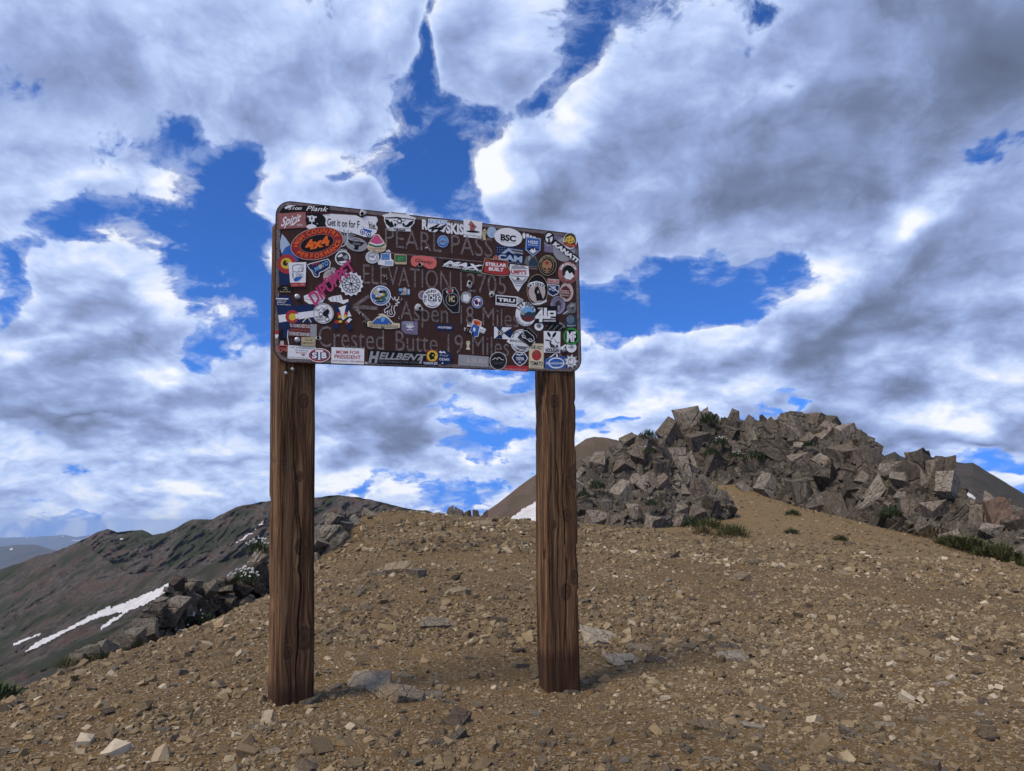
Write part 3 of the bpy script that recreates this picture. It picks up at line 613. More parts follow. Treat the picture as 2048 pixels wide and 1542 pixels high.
# ---------------------------------------------------------------- loose stones on the ground
GS = [rock_material('stone_tan', (0.20, 0.155, 0.10), (0.275, 0.215, 0.145), (0.345, 0.28, 0.20), (0.13, 0.095, 0.06)),
      rock_material('stone_grey', (0.165, 0.137, 0.104), (0.23, 0.193, 0.15), (0.30, 0.256, 0.205), (0.10, 0.08, 0.06)),
      rock_material('stone_dark', (0.085, 0.062, 0.044), (0.13, 0.096, 0.07), (0.18, 0.136, 0.10), (0.06, 0.044, 0.032)),
      rock_material('stone_pale', (0.30, 0.255, 0.195), (0.39, 0.335, 0.265), (0.47, 0.415, 0.345), (0.20, 0.16, 0.115))]
rr = random.Random(99)
KNOWN = [(734, 1380, 85, 3), (793, 1400, 62, 0), (818, 1407, 46, 1), (859, 1396, 36, 1), (910, 1451, 54, 2), (873, 1259, 46, 1), (659, 1270, 36, 0), (1007, 1279, 25, 1), (994, 1248, 30, 2), (804, 1359, 26, 0), (1071, 1433, 23, 1), (1144, 1389, 26, 3), (610, 1414, 38, 1), (527, 1467, 27, 0), (544, 1508, 27, 3), (670, 1380, 23, 0), (866, 1495, 27, 1), (914, 1480, 28, 1), (910, 1191, 46, 0), (954, 1418, 28, 0), (1042, 1339, 25, 1), (1170, 1206, 20, 1),
         (1210, 1286, 78, 3), (1247, 1330, 50, 3), (1283, 1306, 46, 0), (1308, 1326, 32, 2), (1464, 1324, 42, 3), (1462, 1300, 30, 1), (1416, 1462, 48, 0), (1455, 1478, 28, 1), (1513, 1458, 35, 3), (1534, 1425, 28, 1), (1566, 1431, 26, 0), (1706, 1474, 33, 1), (1774, 1457, 27, 3), (1747, 1468, 30, 0), (1988, 1486, 27, 2), (1879, 1279, 24, 2), (1916, 1291, 22, 3), (1946, 1305, 22, 2), (1679, 1400, 35, 0), (1427, 1529, 26, 3), (1554, 1530, 26, 0), (1681, 1531, 26, 1), (1534, 1297, 20, 1), (2010, 1447, 22, 0),
         (795, 1148, 46, 0), (832, 1154, 36, 1), (900, 1069, 24, 1), (968, 1055, 42, 0), (862, 1103, 18, 2), (713, 1195, 30, 0), (909, 1160, 20, 2), (934, 1094, 22, 1), (754, 1152, 30, 3), (1330, 1118, 40, 0), (1480, 1160, 34, 0)]
known = len(KNOWN)
while len(KNOWN) < 290:
    y = 1060 + 480 * rr.random() ** 0.8; KNOWN.append((rr.uniform(-60, 2110), y, rr.uniform(9, 15) + (y - 1060) / 480 * rr.uniform(0, 13), rr.choice((0, 0, 0, 1, 1, 1, 2, 3))))
for i, (x, y, w, mk) in enumerate(KNOWN):
    P = hit(x, y)
    if P is None or P[1] > 20: continue
    s = w * P[1] / FPX; me = BIGSTONES[rr.randrange(len(BIGSTONES))]
    flat = 0.55 if mk == 3 else 1.0
    o = place('stone', me, GS[mk], (P[0], P[1] + s * 0.25, ground_z(P[0:1], P[1:2] + s * 0.25)[0] + s * 0.02), s * 1.12, None, rr, tilt=0.22, rot=(rr.gauss(.34, .08), rr.gauss(0, .12), rr.gauss(0, .35)) if w > 40 and mk != 2 else None, stretch=(1, 1, flat))
    o.parent = ground
# gravel: countless small stones, as one mesh lying on the ground
def gravel_band(n, y0, y1, smin, smax, power):
    y = 1.0 / RNG.uniform(1 / y1, 1 / y0, n * 2); x = RNG.uniform(-1, 1, n * 2) * (y * 0.86 + 0.6)
    P = np.stack([x, y, x * 0], -1)
    dn = 0.5 + 0.9 * fbm(P * 0.8, 3, 0.6, 40) + 0.5 * fbm(P * 3.1, 2, 0.5, 44)
    trk = np.clip((y + 0.25 * x - 12) / 4, 0, 1) * np.clip(x / 4, 0, 1)
    keep = RNG.random(len(x)) < np.clip(dn + 0.12, 0.12, 1.0) * (1 - 0.35 * trk); x, y = x[keep][:n], y[keep][:n]
    s = smin * (1 - RNG.random(len(x)) * (1 - (smin / smax) ** power)) ** (-1 / power)
    return x, y, s
bands = [gravel_band(56000, 2.3, 6.5, 0.007, 0.08, 2.15), gravel_band(34000, 5.5, 13, 0.016, 0.09, 2.4), gravel_band(30000, 11, 27, 0.03, 0.15, 2.5)]
gx_, gy_, gs_ = (np.concatenate(q) for q in zip(*bands))
gz_ = ground_z(gx_, gy_)
ok = gz_ > -2.6; gx_, gy_, gs_, gz_ = gx_[ok], gy_[ok], gs_[ok], gz_[ok]
tint = np.clip(RNG.normal(0.5, 0.25, len(gx_)) + 0.25 * fbm(np.stack([gx_, gy_, gx_ * 0], -1) * 0.7, 2, 0.5, 60) - 0.10 * np.clip((gy_ - 6) / 5, 0, 1), 0, 1)
gravel = link('gravel', scatter_mesh('gravel', SHARDS, np.stack([gx_, gy_, gz_ + gs_ * 0.02], -1), gs_, rot_matrices(len(gx_), 0.5, RNG), tint), M_STONE, kind='stuff')
gravel['label'] = 'loose grey and tan gravel scattered over the ground'

# ---------------------------------------------------------------- plants
def leaf_material(name, a, b_):
    m, g, b = material(name, 0.8, 0.2); info = g.n('ShaderNodeObjectInfo')
    g.put(b.inputs['Base Color'], g.ramp(g.noise(g.coord('Object'), 18.0, 3.0, 0.6), [(0.3, a), (0.7, b_)])); return m
M_LEAF = leaf_material('cushion_leaf', (0.022, 0.035, 0.016), (0.06, 0.085, 0.04)); M_GRASS = leaf_material('alpine_grass', (0.035, 0.045, 0.018), (0.11, 0.11, 0.045)); M_DRY = leaf_material('dry_grass', (0.075, 0.058, 0.03), (0.16, 0.12, 0.06))
m_, g_, b_ = material('white_petal', 0.7, 0.2); b_.inputs['Base Color'].default_value = (0.48, 0.48, 0.46, 1); M_PETAL = m_
def blades(n, rad, h, wid, seed, spread=0.7, flat=0.0):
    rg = np.random.default_rng(seed); V, F = [], []
    for k in range(n):
        a = rg.uniform(0, 6.28); r = rad * math.sqrt(rg.random()); x, y = r * math.cos(a), r * math.sin(a)
        a2 = a + rg.normal(0, .7); L = h * rg.uniform(.5, 1.1); le = spread * (0.3 + r / rad) * rg.uniform(.5, 1.3)
        dx, dy = math.cos(a2) * L * le, math.sin(a2) * L * le; zz = L * math.sqrt(max(0.1, 1 - min(le, .95) ** 2)); px, py = -math.sin(a2) * wid, math.cos(a2) * wid
        z0 = flat * (1 - (r / rad) ** 2); i = len(V)
        V += [(x - px, y - py, z0 - .01), (x + px, y + py, z0 - .01), (x + dx * .5 + px, y + dy * .5 + py, z0 + zz * .62), (x + dx * .5 - px, y + dy * .5 - py, z0 + zz * .62), (x + dx, y + dy, z0 + zz * .95)]
        F += [(i, i + 1, i + 2), (i, i + 2, i + 3), (i + 3, i + 2, i + 4)]
    return mesh_np('foliage', np.array(V), np.array(F))
def flower_head():
    bm = bmesh.new()
    for k in range(9):
        a = k * 2.4; r = 0.5 * math.sqrt(k / 9)
        bmesh.ops.create_icosphere(bm, subdivisions=1, radius=0.26, matrix=Matrix.Translation((r * math.cos(a), r * math.sin(a), 0.32 - r * r * 0.7)))
    me = bpy.data.meshes.new('flower_head'); bm.to_mesh(me); bm.free(); me.materials.append(M_PETAL); return me
FLOWER = flower_head()
def plant(name, label, cat, P, rad, h, n, mat, seed, flowers=0, fsize=0.016, wid=0.004, flat=None, group=None, spread=0.7):
    root = empty(name, tuple(P)); tag(root, label, cat, group)
    flat = rad * 0.6 if flat is None else flat
    link('foliage', blades(n, rad, h, wid, seed, spread, flat), mat, root)
    rg = random.Random(seed)
    for k in range(flowers):
        a = rg.uniform(0, 6.28); r = rad * 0.98 * math.sqrt(rg.random())
        f = link('flower', FLOWER, None, root); f.location = (r * math.cos(a), r * math.sin(a), flat * (1 - (r / rad) ** 2) + h * rg.uniform(.7, 1.05)); s = fsize * rg.uniform(.7, 1.25)
        f.scale = (s, s, s); f.rotation_euler = (rg.gauss(0, .5) + 0.4, rg.gauss(0, .5), a)
    return root
def on(surf, x, y, extra=0.0): return surf(x, y, -0.25 + extra)
def gq(x, y):
    P = hit(x, y)
    while P is None: y += 6; P = hit(x, y)
    return np.array([P[0], P[1], ground_z(P[0:1], P[1:2])[0]])
plant('flowering_cushion', 'round cushion thick with white flower heads on the left rocks', 'plant', surfC(486, 1168, -0.25), 0.20, 0.10, 260, M_LEAF, 1, 46, 0.026)
plant('flowering_cushion', 'upper flowering cushion half hidden by the left post', 'plant', surfC(517, 1108, -0.5), 0.17, 0.13, 260, M_LEAF, 2, 34, 0.024)
plant('flowering_cushion', 'long dark cushion with few white flowers at the foot of the left rocks', 'plant', surfC(398, 1262, -0.15), 0.22, 0.09, 380, M_LEAF, 3, 16, 0.018)
plant('flowering_cushion', 'small white flowered cushion below the leaning left slab', 'plant', surfC(355, 1282, -0.1), 0.10, 0.06, 160, M_LEAF, 4, 18, 0.014)
plant('grass_tuft', 'grey green grass tuft below the pale lichened rock at the far left', 'grass tuft', surfC(190, 1322, -0.1), 0.13, 0.08, 320, M_GRASS, 5, wid=0.0022, spread=0.55, flat=0.02)
plant('grass_tuft', 'thin grass tuft at the left tip of the rock line', 'grass tuft', surfC(140, 1332, -0.1), 0.10, 0.09, 180, M_GRASS, 6, wid=0.002, spread=0.6, flat=0.02)
plant('grass_tuft', 'dark low plant cut by the left picture edge', 'grass tuft', gq(-4, 1386), 0.10, 0.08, 260, M_LEAF, 7, flat=0.03)
plant('grass_tuft', 'spiky grass in front of the brown block on the left rocks', 'grass tuft', surfC(262, 1296, -0.12), 0.12, 0.08, 260, M_GRASS, 8, wid=0.002, spread=0.55, flat=0.02)
for k, (x, y, r, fl, s, lb) in enumerate([(1418, 838, 20, 0, 'B', 'dark green clump near the top of the large outcrop'), (1424, 904, 17, 0, 'B', 'green clump in the middle of the large outcrop, left side'), (1508, 912, 20, 0, 'B', 'spreading green clump in the middle of the large outcrop'), (1443, 884, 15, 14, 'B', 'white flowered clump high on the large outcrop'), (1474, 910, 12, 9, 'B', 'small white flowered clump between two green clumps'),
        (1297, 869, 18, 0, 'A', 'dark bushy clump on top of the low outcrop'), (1300, 900, 13, 5, 'A', 'little flowering clump just under the top of the low outcrop'), (1167, 988, 14, 0, 'A', 'dark clump on the low outcrop touching the right post'), (1195, 970, 17, 0, 'A', 'green clump in a crack left on the low outcrop'), (1303, 1004, 12, 6, 'A', 'small flowering clump low on the low outcrop'), (1618, 888, 12, 0, 'B', 'single green clump among the upper right boulders'),
        (1385, 1046, 22, 0, 'A', 'dark clump at the right foot of the low outcrop'), (1782, 1024, 22, 0, 'B', 'dark clump at the foot of the large outcrop')]):
    f = surfA if s == 'A' else surfB; P = f(x, y + r * 0.5, -0.55); rad = r * P[1] / FPX
    plant('rock_plant', lb, 'plant', P, rad, rad * 0.7, 240, M_LEAF, 30 + k, fl, rad * 0.16, rad * 0.03)
for k, (x, y, r, mt, lb) in enumerate([(1418, 1052, 26, M_GRASS, 'leafy green clump where the trail meets the ground'), (1465, 1066, 30, M_GRASS, 'widest green clump below the trail'), (1405, 1064, 18, M_DRY, 'dry yellowish clump below the low outcrop'), (1583, 1065, 13, M_LEAF, 'small dark green clump on the tan ground below the large outcrop'), (1680, 1079, 13, M_LEAF, 'lone dark green tuft on the open tan slope'), (1585, 1028, 13, M_LEAF, 'small dark tuft above a pale stone near the outcrop foot'),
        (1812, 1050, 30, M_DRY, 'brown dry grass clump at the foot of the large outcrop'), (1868, 1068, 30, M_DRY, 'second brown grass clump beside the rusty rocks')]):
    P = gq(x, y + r * 0.3)
    rad = r * P[1] / FPX; plant('grass_tuft', lb, 'grass tuft', P, rad, rad * 0.8, 300, mt, 60 + k, wid=rad * 0.022, flat=rad * 0.3)
# a bank of grass under the rusty rocks on the right
tot = []; rr = random.Random(4)
for k in range(75):
    x = rr.uniform(1890, 2130); yy = np.interp(x, [1890, 1960, 2048, 2130], [1088, 1112, 1140, 1165]) + rr.uniform(-22, 3) * min(1, (x - 1880) / 80)
    P = surfB(x, yy, -0.35 - rr.random() * 0.3); me = blades(70, 0.24, 0.24, 0.008, 300 + k, 0.7, 0.08); v, f = mesh_arrays(me); tot.append((v + P, f)); bpy.data.meshes.remove(me)
b0 = 0; VV, FF = [], []
for v, f in tot: VV.append(v); FF.append(f + b0); b0 += len(v)
link('grass_bank', mesh_np('grass_bank', np.concatenate(VV), np.concatenate(FF)), M_GRASS, kind='stuff', label='bank of dull green grass under the rusty rocks at the right edge')

# ---------------------------------------------------------------- the sign: board on two timber posts
SU = np.array([0.9241299577539794, 0.37927874671377076, 0.046167666963571094])      # along the board
SV = np.array([-0.016049715988095337, -0.08219145277227179, 0.996487316380838])     # up the board
SN = np.cross(SU, SV); SN /= np.linalg.norm(SN)                                        # out of its face
SV = np.cross(SN, SU)
SO = np.array([-1.257917708697427, 3.810246110935161, 0.8294751274731732])             # lower left corner
BW, BH, LEG = 1.83, 0.885, 1.80
sign = empty('trail_sign', tuple(SO - SV * LEG)); 
sign.rotation_euler = Matrix((SU, -SN, SV)).transposed().to_euler()
tag(sign, 'brown mountain pass sign covered in stickers on two rough wooden posts', 'sign')
def board(px, py):
    """photo point on the sign face -> metres along and up the board"""
    px = np.asarray(px, float); py = np.asarray(py, float)
    a, b = (px - CX) / FPX, -(py - CY) / FPX; c, s = math.cos(PITCH), math.sin(PITCH)
    d = np.stack([a, c - b * s, s + b * c], -1); t = (SO @ SN) / (d @ SN); P = d * t[..., None] - SO
    return np.stack([P @ SU, P @ SV], -1)

def wood_material():
    m, g, b = material('weathered_timber', 0.85, 0.2)
    p = g.coord('Object'); x, y, z = g.sep(p)
    w = None; ring = None
    for (kx, kz, r) in [(0.165, 1.60, .05), (0.15, 1.20, .035), (0.155, 0.83, .05), (0.185, 0.36, .075), (0.10, 0.30, .04), (0.06, 1.28, .03),
                        (1.64, 1.62, .05), (1.78, 1.16, .10), (1.71, 0.93, .05), (1.62, 0.88, .03), (1.69, 0.48, .06), (1.75, 0.56, .055)]:
        mp = g.n('ShaderNodeMapping', vector_type='TEXTURE'); g.put(mp.inputs[0], g.xyz(x, z, 0.0))
        mp.inputs['Location'].default_value = (kx, kz + 0.0, 0); mp.inputs['Scale'].default_value = (r, r * 1.5, 1)
        gr = g.n('ShaderNodeTexGradient', gradient_type='SPHERICAL'); g.put(gr.inputs[0], mp.outputs[0])
        ring = g.m('MAXIMUM', gr.outputs['Fac'], ring if ring is not None else 0.0)
        mp2 = g.n('ShaderNodeMapping', vector_type='TEXTURE'); g.put(mp2.inputs[0], g.xyz(x, z, 0.0))
        mp2.inputs['Location'].default_value = (kx, kz, 0); mp2.inputs['Scale'].default_value = (r * 2.0, r * 4.5, 1)
        g2 = g.n('ShaderNodeTexGradient', gradient_type='QUADRATIC_SPHERE'); g.put(g2.inputs[0], mp2.outputs[0])
        off = g.m('MULTIPLY', g.m('SUBTRACT', x, kx), g.m('MULTIPLY', g2.outputs['Fac'], -0.75))
        w = g.m('ADD', off, w if w is not None else 0.0)
    wob = g.m('MULTIPLY', g.m('SUBTRACT', g.noise(g.v('MULTIPLY', p, (3, 3, 1.4)), 1.0, 3.0, 0.5), 0.5), 0.05)
    q = g.xyz(g.m('ADD', g.m('ADD', x, w), wob), y, z)
    grain = g.noise(g.v('MULTIPLY', q, (95, 95, 3.2)), 1.0, 6.0, 0.68)
    fine = g.noise(g.v('MULTIPLY', q, (420, 420, 7)), 1.0, 3.0, 0.6)
    band = g.noise(g.v('MULTIPLY', q, (22, 22, 0.55)), 1.0, 4.0, 0.6)
    saw = g.noise(g.v('MULTIPLY', p, (3, 3, 160)), 1.0, 2.0, 0.5)
    col = g.ramp(g.m('ADD', g.m('MULTIPLY', grain, 0.6), g.m('MULTIPLY', band, 0.4)), [(0.37, (0.018, 0.009, 0.005)), (0.45, (0.066, 0.031, 0.015)), (0.53, (0.140, 0.072, 0.034)), (0.60, (0.30, 0.178, 0.092))])
    col = g.mix(g.lin(fine, 0.35, 0.65, 0.45, 0.0), col, (0.018, 0.010, 0.007))
    col = g.mix(g.m('MULTIPLY', g.smooth(band, 0.5, 0.64), 0.5), col, (0.20, 0.112, 0.055))
    kn = g.m('MULTIPLY_ADD', g.m('SINE', g.m('MULTIPLY_ADD', g.noise(p, 40.0, 3.0, 0.6), 7.0, g.m('MULTIPLY', ring, 15.0))), 0.5, 0.5)
    kcol = g.mix(kn, (0.042, 0.021, 0.013), (0.072, 0.040, 0.024))
    col = g.mix(g.m('MULTIPLY', g.smooth(ring, 0.30, 0.55), 0.8), col, kcol)
    col = g.mix(g.m('MULTIPLY', g.smooth(ring, 0.22, 0.34), g.m('MULTIPLY', g.smooth(ring, 0.5, 0.36), g.m('MULTIPLY', g.smooth(g.noise(p, 55.0, 3.0, 0.6), 0.48, 0.66), 0.35))), col, (0.22, 0.14, 0.09))
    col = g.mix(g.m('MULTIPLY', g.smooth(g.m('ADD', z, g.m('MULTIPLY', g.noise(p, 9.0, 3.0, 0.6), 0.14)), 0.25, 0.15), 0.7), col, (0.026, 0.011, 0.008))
    g.put(b.inputs['Base Color'], col)
    h = g.m('ADD', g.m('MULTIPLY', grain, 1.0), g.m('ADD', g.m('MULTIPLY', fine, 0.35), g.m('ADD', g.m('MULTIPLY', saw, 0.15), g.m('MULTIPLY', kn, g.m('MULTIPLY', g.smooth(ring, 0.25, 0.5), 0.12)))))
    bump(g, b, h, 1.0, 0.011)
    return m
M_WOOD = wood_material()
def post(u0, u1, ub, zbot, ztop, depth, seed, cracks):
    """a sawn timber with worn edges, checks and uneven faces; ub shifts the foot sideways"""
    w, d = u1 - u0, depth; per = 260; nz = 110; V = []
    for k in range(nz):
        z = zbot + (ztop - zbot) * k / (nz - 1); sh = ub * (1 - (z - zbot) / (ztop - zbot))
        L = 2 * (w + d)
        for j in range(per):
            s = L * j / per
            if s < w: x, y, nx, ny = s, 0, 0, -1
            elif s < w + d: x, y, nx, ny = w, s - w, 1, 0
            elif s < 2 * w + d: x, y, nx, ny = w - (s - w - d), d, 0, 1
            else: x, y, nx, ny = 0, d - (s - 2 * w - d), -1, 0
            ex, ey = min(x, w - x), min(y, d - y); c = 0.012
            if ex < c and ey < c: x += (1 if x < w / 2 else -1) * (c - ex) * 0.45; y += (1 if y < d / 2 else -1) * (c - ey) * 0.45
            e = 0.0
            for (cs, z0, z1, dep, wid) in cracks:
                if z0 < z < z1:
                    cc = cs + 0.012 * math.sin(z * 5 + cs * 40) + 0.004 * math.sin(z * 23); f = math.sin((z - z0) / (z1 - z0) * math.pi)
                    if ny == -1: e -= dep * f * max(0, 1 - abs(x - cc) / wid)
            V.append((u0 + x + sh + nx * e, y + ny * e, z))
    V = np.array(V); Q = V * np.array([14, 14, 1.6])
    V[:, :2] += np.stack([fbm(Q, 3, .5, seed), fbm(Q + 9, 3, .5, seed + 3)], -1) * 0.0062
    edge = fbm(V * np.array([6, 6, 7]), 3, 0.6, seed + 7)
    V[:, 0] += np.clip(edge - 0.28, 0, 1) * 0.045 * np.sign((u0 + u1) / 2 - V[:, 0])
    F = []
    for k in range(nz - 1):
        for j in range(per): F.append((k * per + j, k * per + (j + 1) % per, (k + 1) * per + (j + 1) % per, (k + 1) * per + j))
    V = np.vstack([V, V[-per:].mean(0) + (0, 0, 0.004)]); F = np.array(F); tri = np.array([((nz - 1) * per + j, (nz - 1) * per + (j + 1) % per, len(V) - 1, len(V) - 1) for j in range(per)])
    me = bpy.data.meshes.new('post'); me.from_pydata(V.tolist(), [], [tuple(f) for f in F] + [tuple(t[:3]) for t in tri]); me.polygons.foreach_set('use_smooth', [True] * len(me.polygons)); me.update()
    return me
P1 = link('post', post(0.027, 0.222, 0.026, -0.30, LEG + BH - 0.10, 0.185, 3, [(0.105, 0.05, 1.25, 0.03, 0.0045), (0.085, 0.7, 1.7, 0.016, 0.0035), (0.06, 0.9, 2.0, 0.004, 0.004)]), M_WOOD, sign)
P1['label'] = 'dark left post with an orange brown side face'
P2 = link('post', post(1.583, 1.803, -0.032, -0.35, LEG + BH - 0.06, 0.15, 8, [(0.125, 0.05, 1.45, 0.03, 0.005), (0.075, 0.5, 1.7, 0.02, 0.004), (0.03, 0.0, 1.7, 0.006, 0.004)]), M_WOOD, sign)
P2['label'] = 'right post with a large pale knot on its edge'
for o in (P1, P2): o.location.y = 0.006
P1.rotation_euler.z = R(11); P1.location = (0.027 * (1 - math.cos(R(11))), 0.006 - 0.027 * math.sin(R(11)), 0)

# board plate
def rounded(w, h, r, n=10, inset=0.0):
    pts = []
    for cx, cy, a0 in ((w - r, h - r, 0), (r, h - r, 90), (r, r, 180), (w - r, r, 270)):
        for k in range(n + 1):
            a = R(a0 + 90 * k / n); pts.append((cx + (r - inset) * math.cos(a), cy + (r - inset) * math.sin(a)))
    return pts
m_, g_, b_ = material('brown_sign_paint', 0.6, 0.18)
p_ = g_.coord('Object'); nn = g_.noise(p_, 6.0, 6.0, 0.65); sc_ = g_.noise(g_.v('MULTIPLY', p_, (40, 40, 9)), 1.0, 4.0, 0.7)
c_ = g_.ramp(nn, [(0.3, (0.040, 0.018, 0.0145)), (0.7, (0.062, 0.029, 0.023))]); c_ = g_.mix(g_.lin(sc_, 0.55, 0.8, 0.0, 0.5), c_, (0.10, 0.065, 0.055))
g_.put(b_.inputs['Base Color'], c_); bump(g_, b_, nn, 0.15, 0.01); M_BROWN = m_
m_, g_, b_ = material('worn_reflective_tape', 0.65, 0.2)
p_ = g_.coord('Object'); cr = g_.voro(g_.v('MULTIPLY', p_, (75, 10, 75)), 1.0, 'DISTANCE_TO_EDGE'); nn = g_.noise(p_, 28.0, 5.0, 0.7)
c_ = g_.ramp(nn, [(0.3, (0.12, 0.098, 0.097)), (0.55, (0.215, 0.18, 0.178)), (0.75, (0.33, 0.285, 0.28))]); c_ = g_.mix(g_.smooth(cr, 0.07, 0.02), c_, (0.05, 0.03, 0.028))
g_.put(b_.inputs['Base Color'], c_); M_TAPE = m_
m_, g_, b_ = material('galvanised_steel', 0.45, 0.5); b_.inputs['Metallic'].default_value = 0.7
g_.put(b_.inputs['Base Color'], g_.ramp(g_.noise(g_.coord('Object'), 60.0, 4.0, 0.6), [(0.3, (0.28, 0.30, 0.33)), (0.7, (0.48, 0.50, 0.54))])); M_ZINC = m_
bm = bmesh.new(); fr = [bm.verts.new((x, -0.0005, z + LEG)) for x, z in rounded(BW, BH, 0.085)]; bk = [bm.verts.new((x, 0.0055, z + LEG)) for x, z in rounded(BW, BH, 0.085)]
bm.faces.new(fr); bm.faces.new(bk[::-1])
for i in range(len(fr)): bm.faces.new((fr[i], fr[(i + 1) % len(fr)], bk[(i + 1) % len(fr)], bk[i]))
bmesh.ops.recalc_face_normals(bm, faces=bm.faces); me = bpy.data.meshes.new('board'); bm.to_mesh(me); bm.free()
BOARD = link('board', me, M_BROWN, sign)
def flat_strip(name, A, B, y, mat, parent):
    n = len(A); V = [(x, y, z + LEG) for x, z in A] + [(x, y, z + LEG) for x, z in B]
    return link(name, mesh_np(name, np.array(V), np.array([(i, (i + 1) % n, n + (i + 1) % n, n + i) for i in range(n)])), mat, parent)
flat_strip('border_tape', rounded(BW, BH, 0.085, 10, 0.006), rounded(BW, BH, 0.085, 10, 0.024), -0.0012, M_TAPE, BOARD)

# ------------------------------------------------ flat printing on the board
from mathutils.geometry import tessellate_polygon
_gl = {}
def glyphs(text, bold=0.0, shear=0.0):
    k = (text, bold, shear)
    if k not in _gl:
        cu = bpy.data.curves.new('lettering', 'FONT'); cu.body = text; cu.offset = bold; cu.shear = shear; cu.resolution_u = 3
        ob = bpy.data.objects.new('lettering', cu); me = ob.to_mesh(); me.calc_loop_triangles()
        V = np.array([v.co[:2] for v in me.vertices]).reshape(-1, 2); F = np.array([t.vertices[:] for t in me.loop_triangles], int).reshape(-1, 3)
        ob.to_mesh_clear(); bpy.data.objects.remove(ob); bpy.data.curves.remove(cu); _gl[k] = (V, F)
    return _gl[k]
CAP = glyphs('H')[0][:, 1].max()
CROPS = {0: (0, 0, 1), 1: (530, 390, 8.5333), 2: (530, 560, 8.1167), 3: (730, 400, 8.5652), 4: (730, 570, 8.5652), 5: (930, 420, 8.5333), 6: (930, 570, 8.3333)}
PRINT = {'W': (.82, .83, .85), 'K': (.012, .012, .015), 'G': (.33, .34, .36), 'g': (.16, .165, .18), 'r': (.42, .045, .05), 'R': (.30, .03, .035), 'O': (.85, .16, .03), 'N': (.015, .03, .10), 'B': (.04, .13, .42), 'L': (.20, .42, .70),
         'Y': (.72, .52, .06), 'P': (.62, .10, .25), 'p': (.50, .06, .19), 'E': (.06, .16, .09), 'e': (.06, .42, .10), 'S': (.70, .17, .15), 'T': (.55, .46, .28), 'C': (.70, .62, .45), 'M': (.14, .035, .035), 'V': (.20, .17, .27), 'D': (.045, .025, .022), 'c': (.42, .22, .11), 'k': (.05, .045, .05), 'd': (.03, .06, .09), 'n': (.36, .14, .13), 'l': (.42, .53, .68), 'v': (.30, .29, .40), 'm': (.55, .45, .43), 'f': (.035, .30, .06)}
_pm = {}
def printed(c):
    if c not in _pm:
        m, g, b = material('print_' + {'W': 'white', 'K': 'black', 'G': 'grey', 'g': 'dark_grey', 'r': 'red', 'R': 'deep_red', 'O': 'orange', 'N': 'navy', 'B': 'blue', 'L': 'light_blue', 'Y': 'yellow', 'P': 'pink', 'p': 'magenta', 'E': 'dark_green', 'e': 'bright_green', 'S': 'salmon', 'T': 'tan', 'C': 'cream', 'M': 'maroon', 'V': 'grey_violet', 'D': 'brown', 'c': 'copper', 'k': 'soft_black', 'd': 'blue_black', 'n': 'dusty_red', 'l': 'pale_blue', 'v': 'lavender', 'm': 'pinkish', 'f': 'green'}[c], 0.6, 0.12)
        col = PRINT[c]; n = g.noise(g.coord('Object'), 45.0, 5.0, 0.7); n2 = g.noise(g.coord('Object'), 9.0, 4.0, 0.6)
        q = g.mix(g.lin(n, 0.35, 0.75, 0.0, 0.35), col, tuple(x * 0.66 + 0.006 for x in col)); q = g.mix(g.lin(n2, 0.45, 0.75, 0.0, 0.12), q, tuple(x * 0.5 + 0.02 for x in col))
        g.put(b.inputs['Base Color'], q); _pm[c] = m
    return _pm[c]
def ellipse_pts(cx, cy, rx, ry, rot=0.0, n=32, a0=0.0, a1=360.0):
    out = []
    full = abs(a1 - a0) >= 359.9
    for k in range(n if full else n + 1):
        a = R(a0 + (a1 - a0) * k / n); x, y = rx * math.cos(a), -ry * math.sin(a); c, s = math.cos(R(-rot)), math.sin(R(-rot))
        out.append((cx + x * c - y * s, cy + x * s + y * c))
    return out
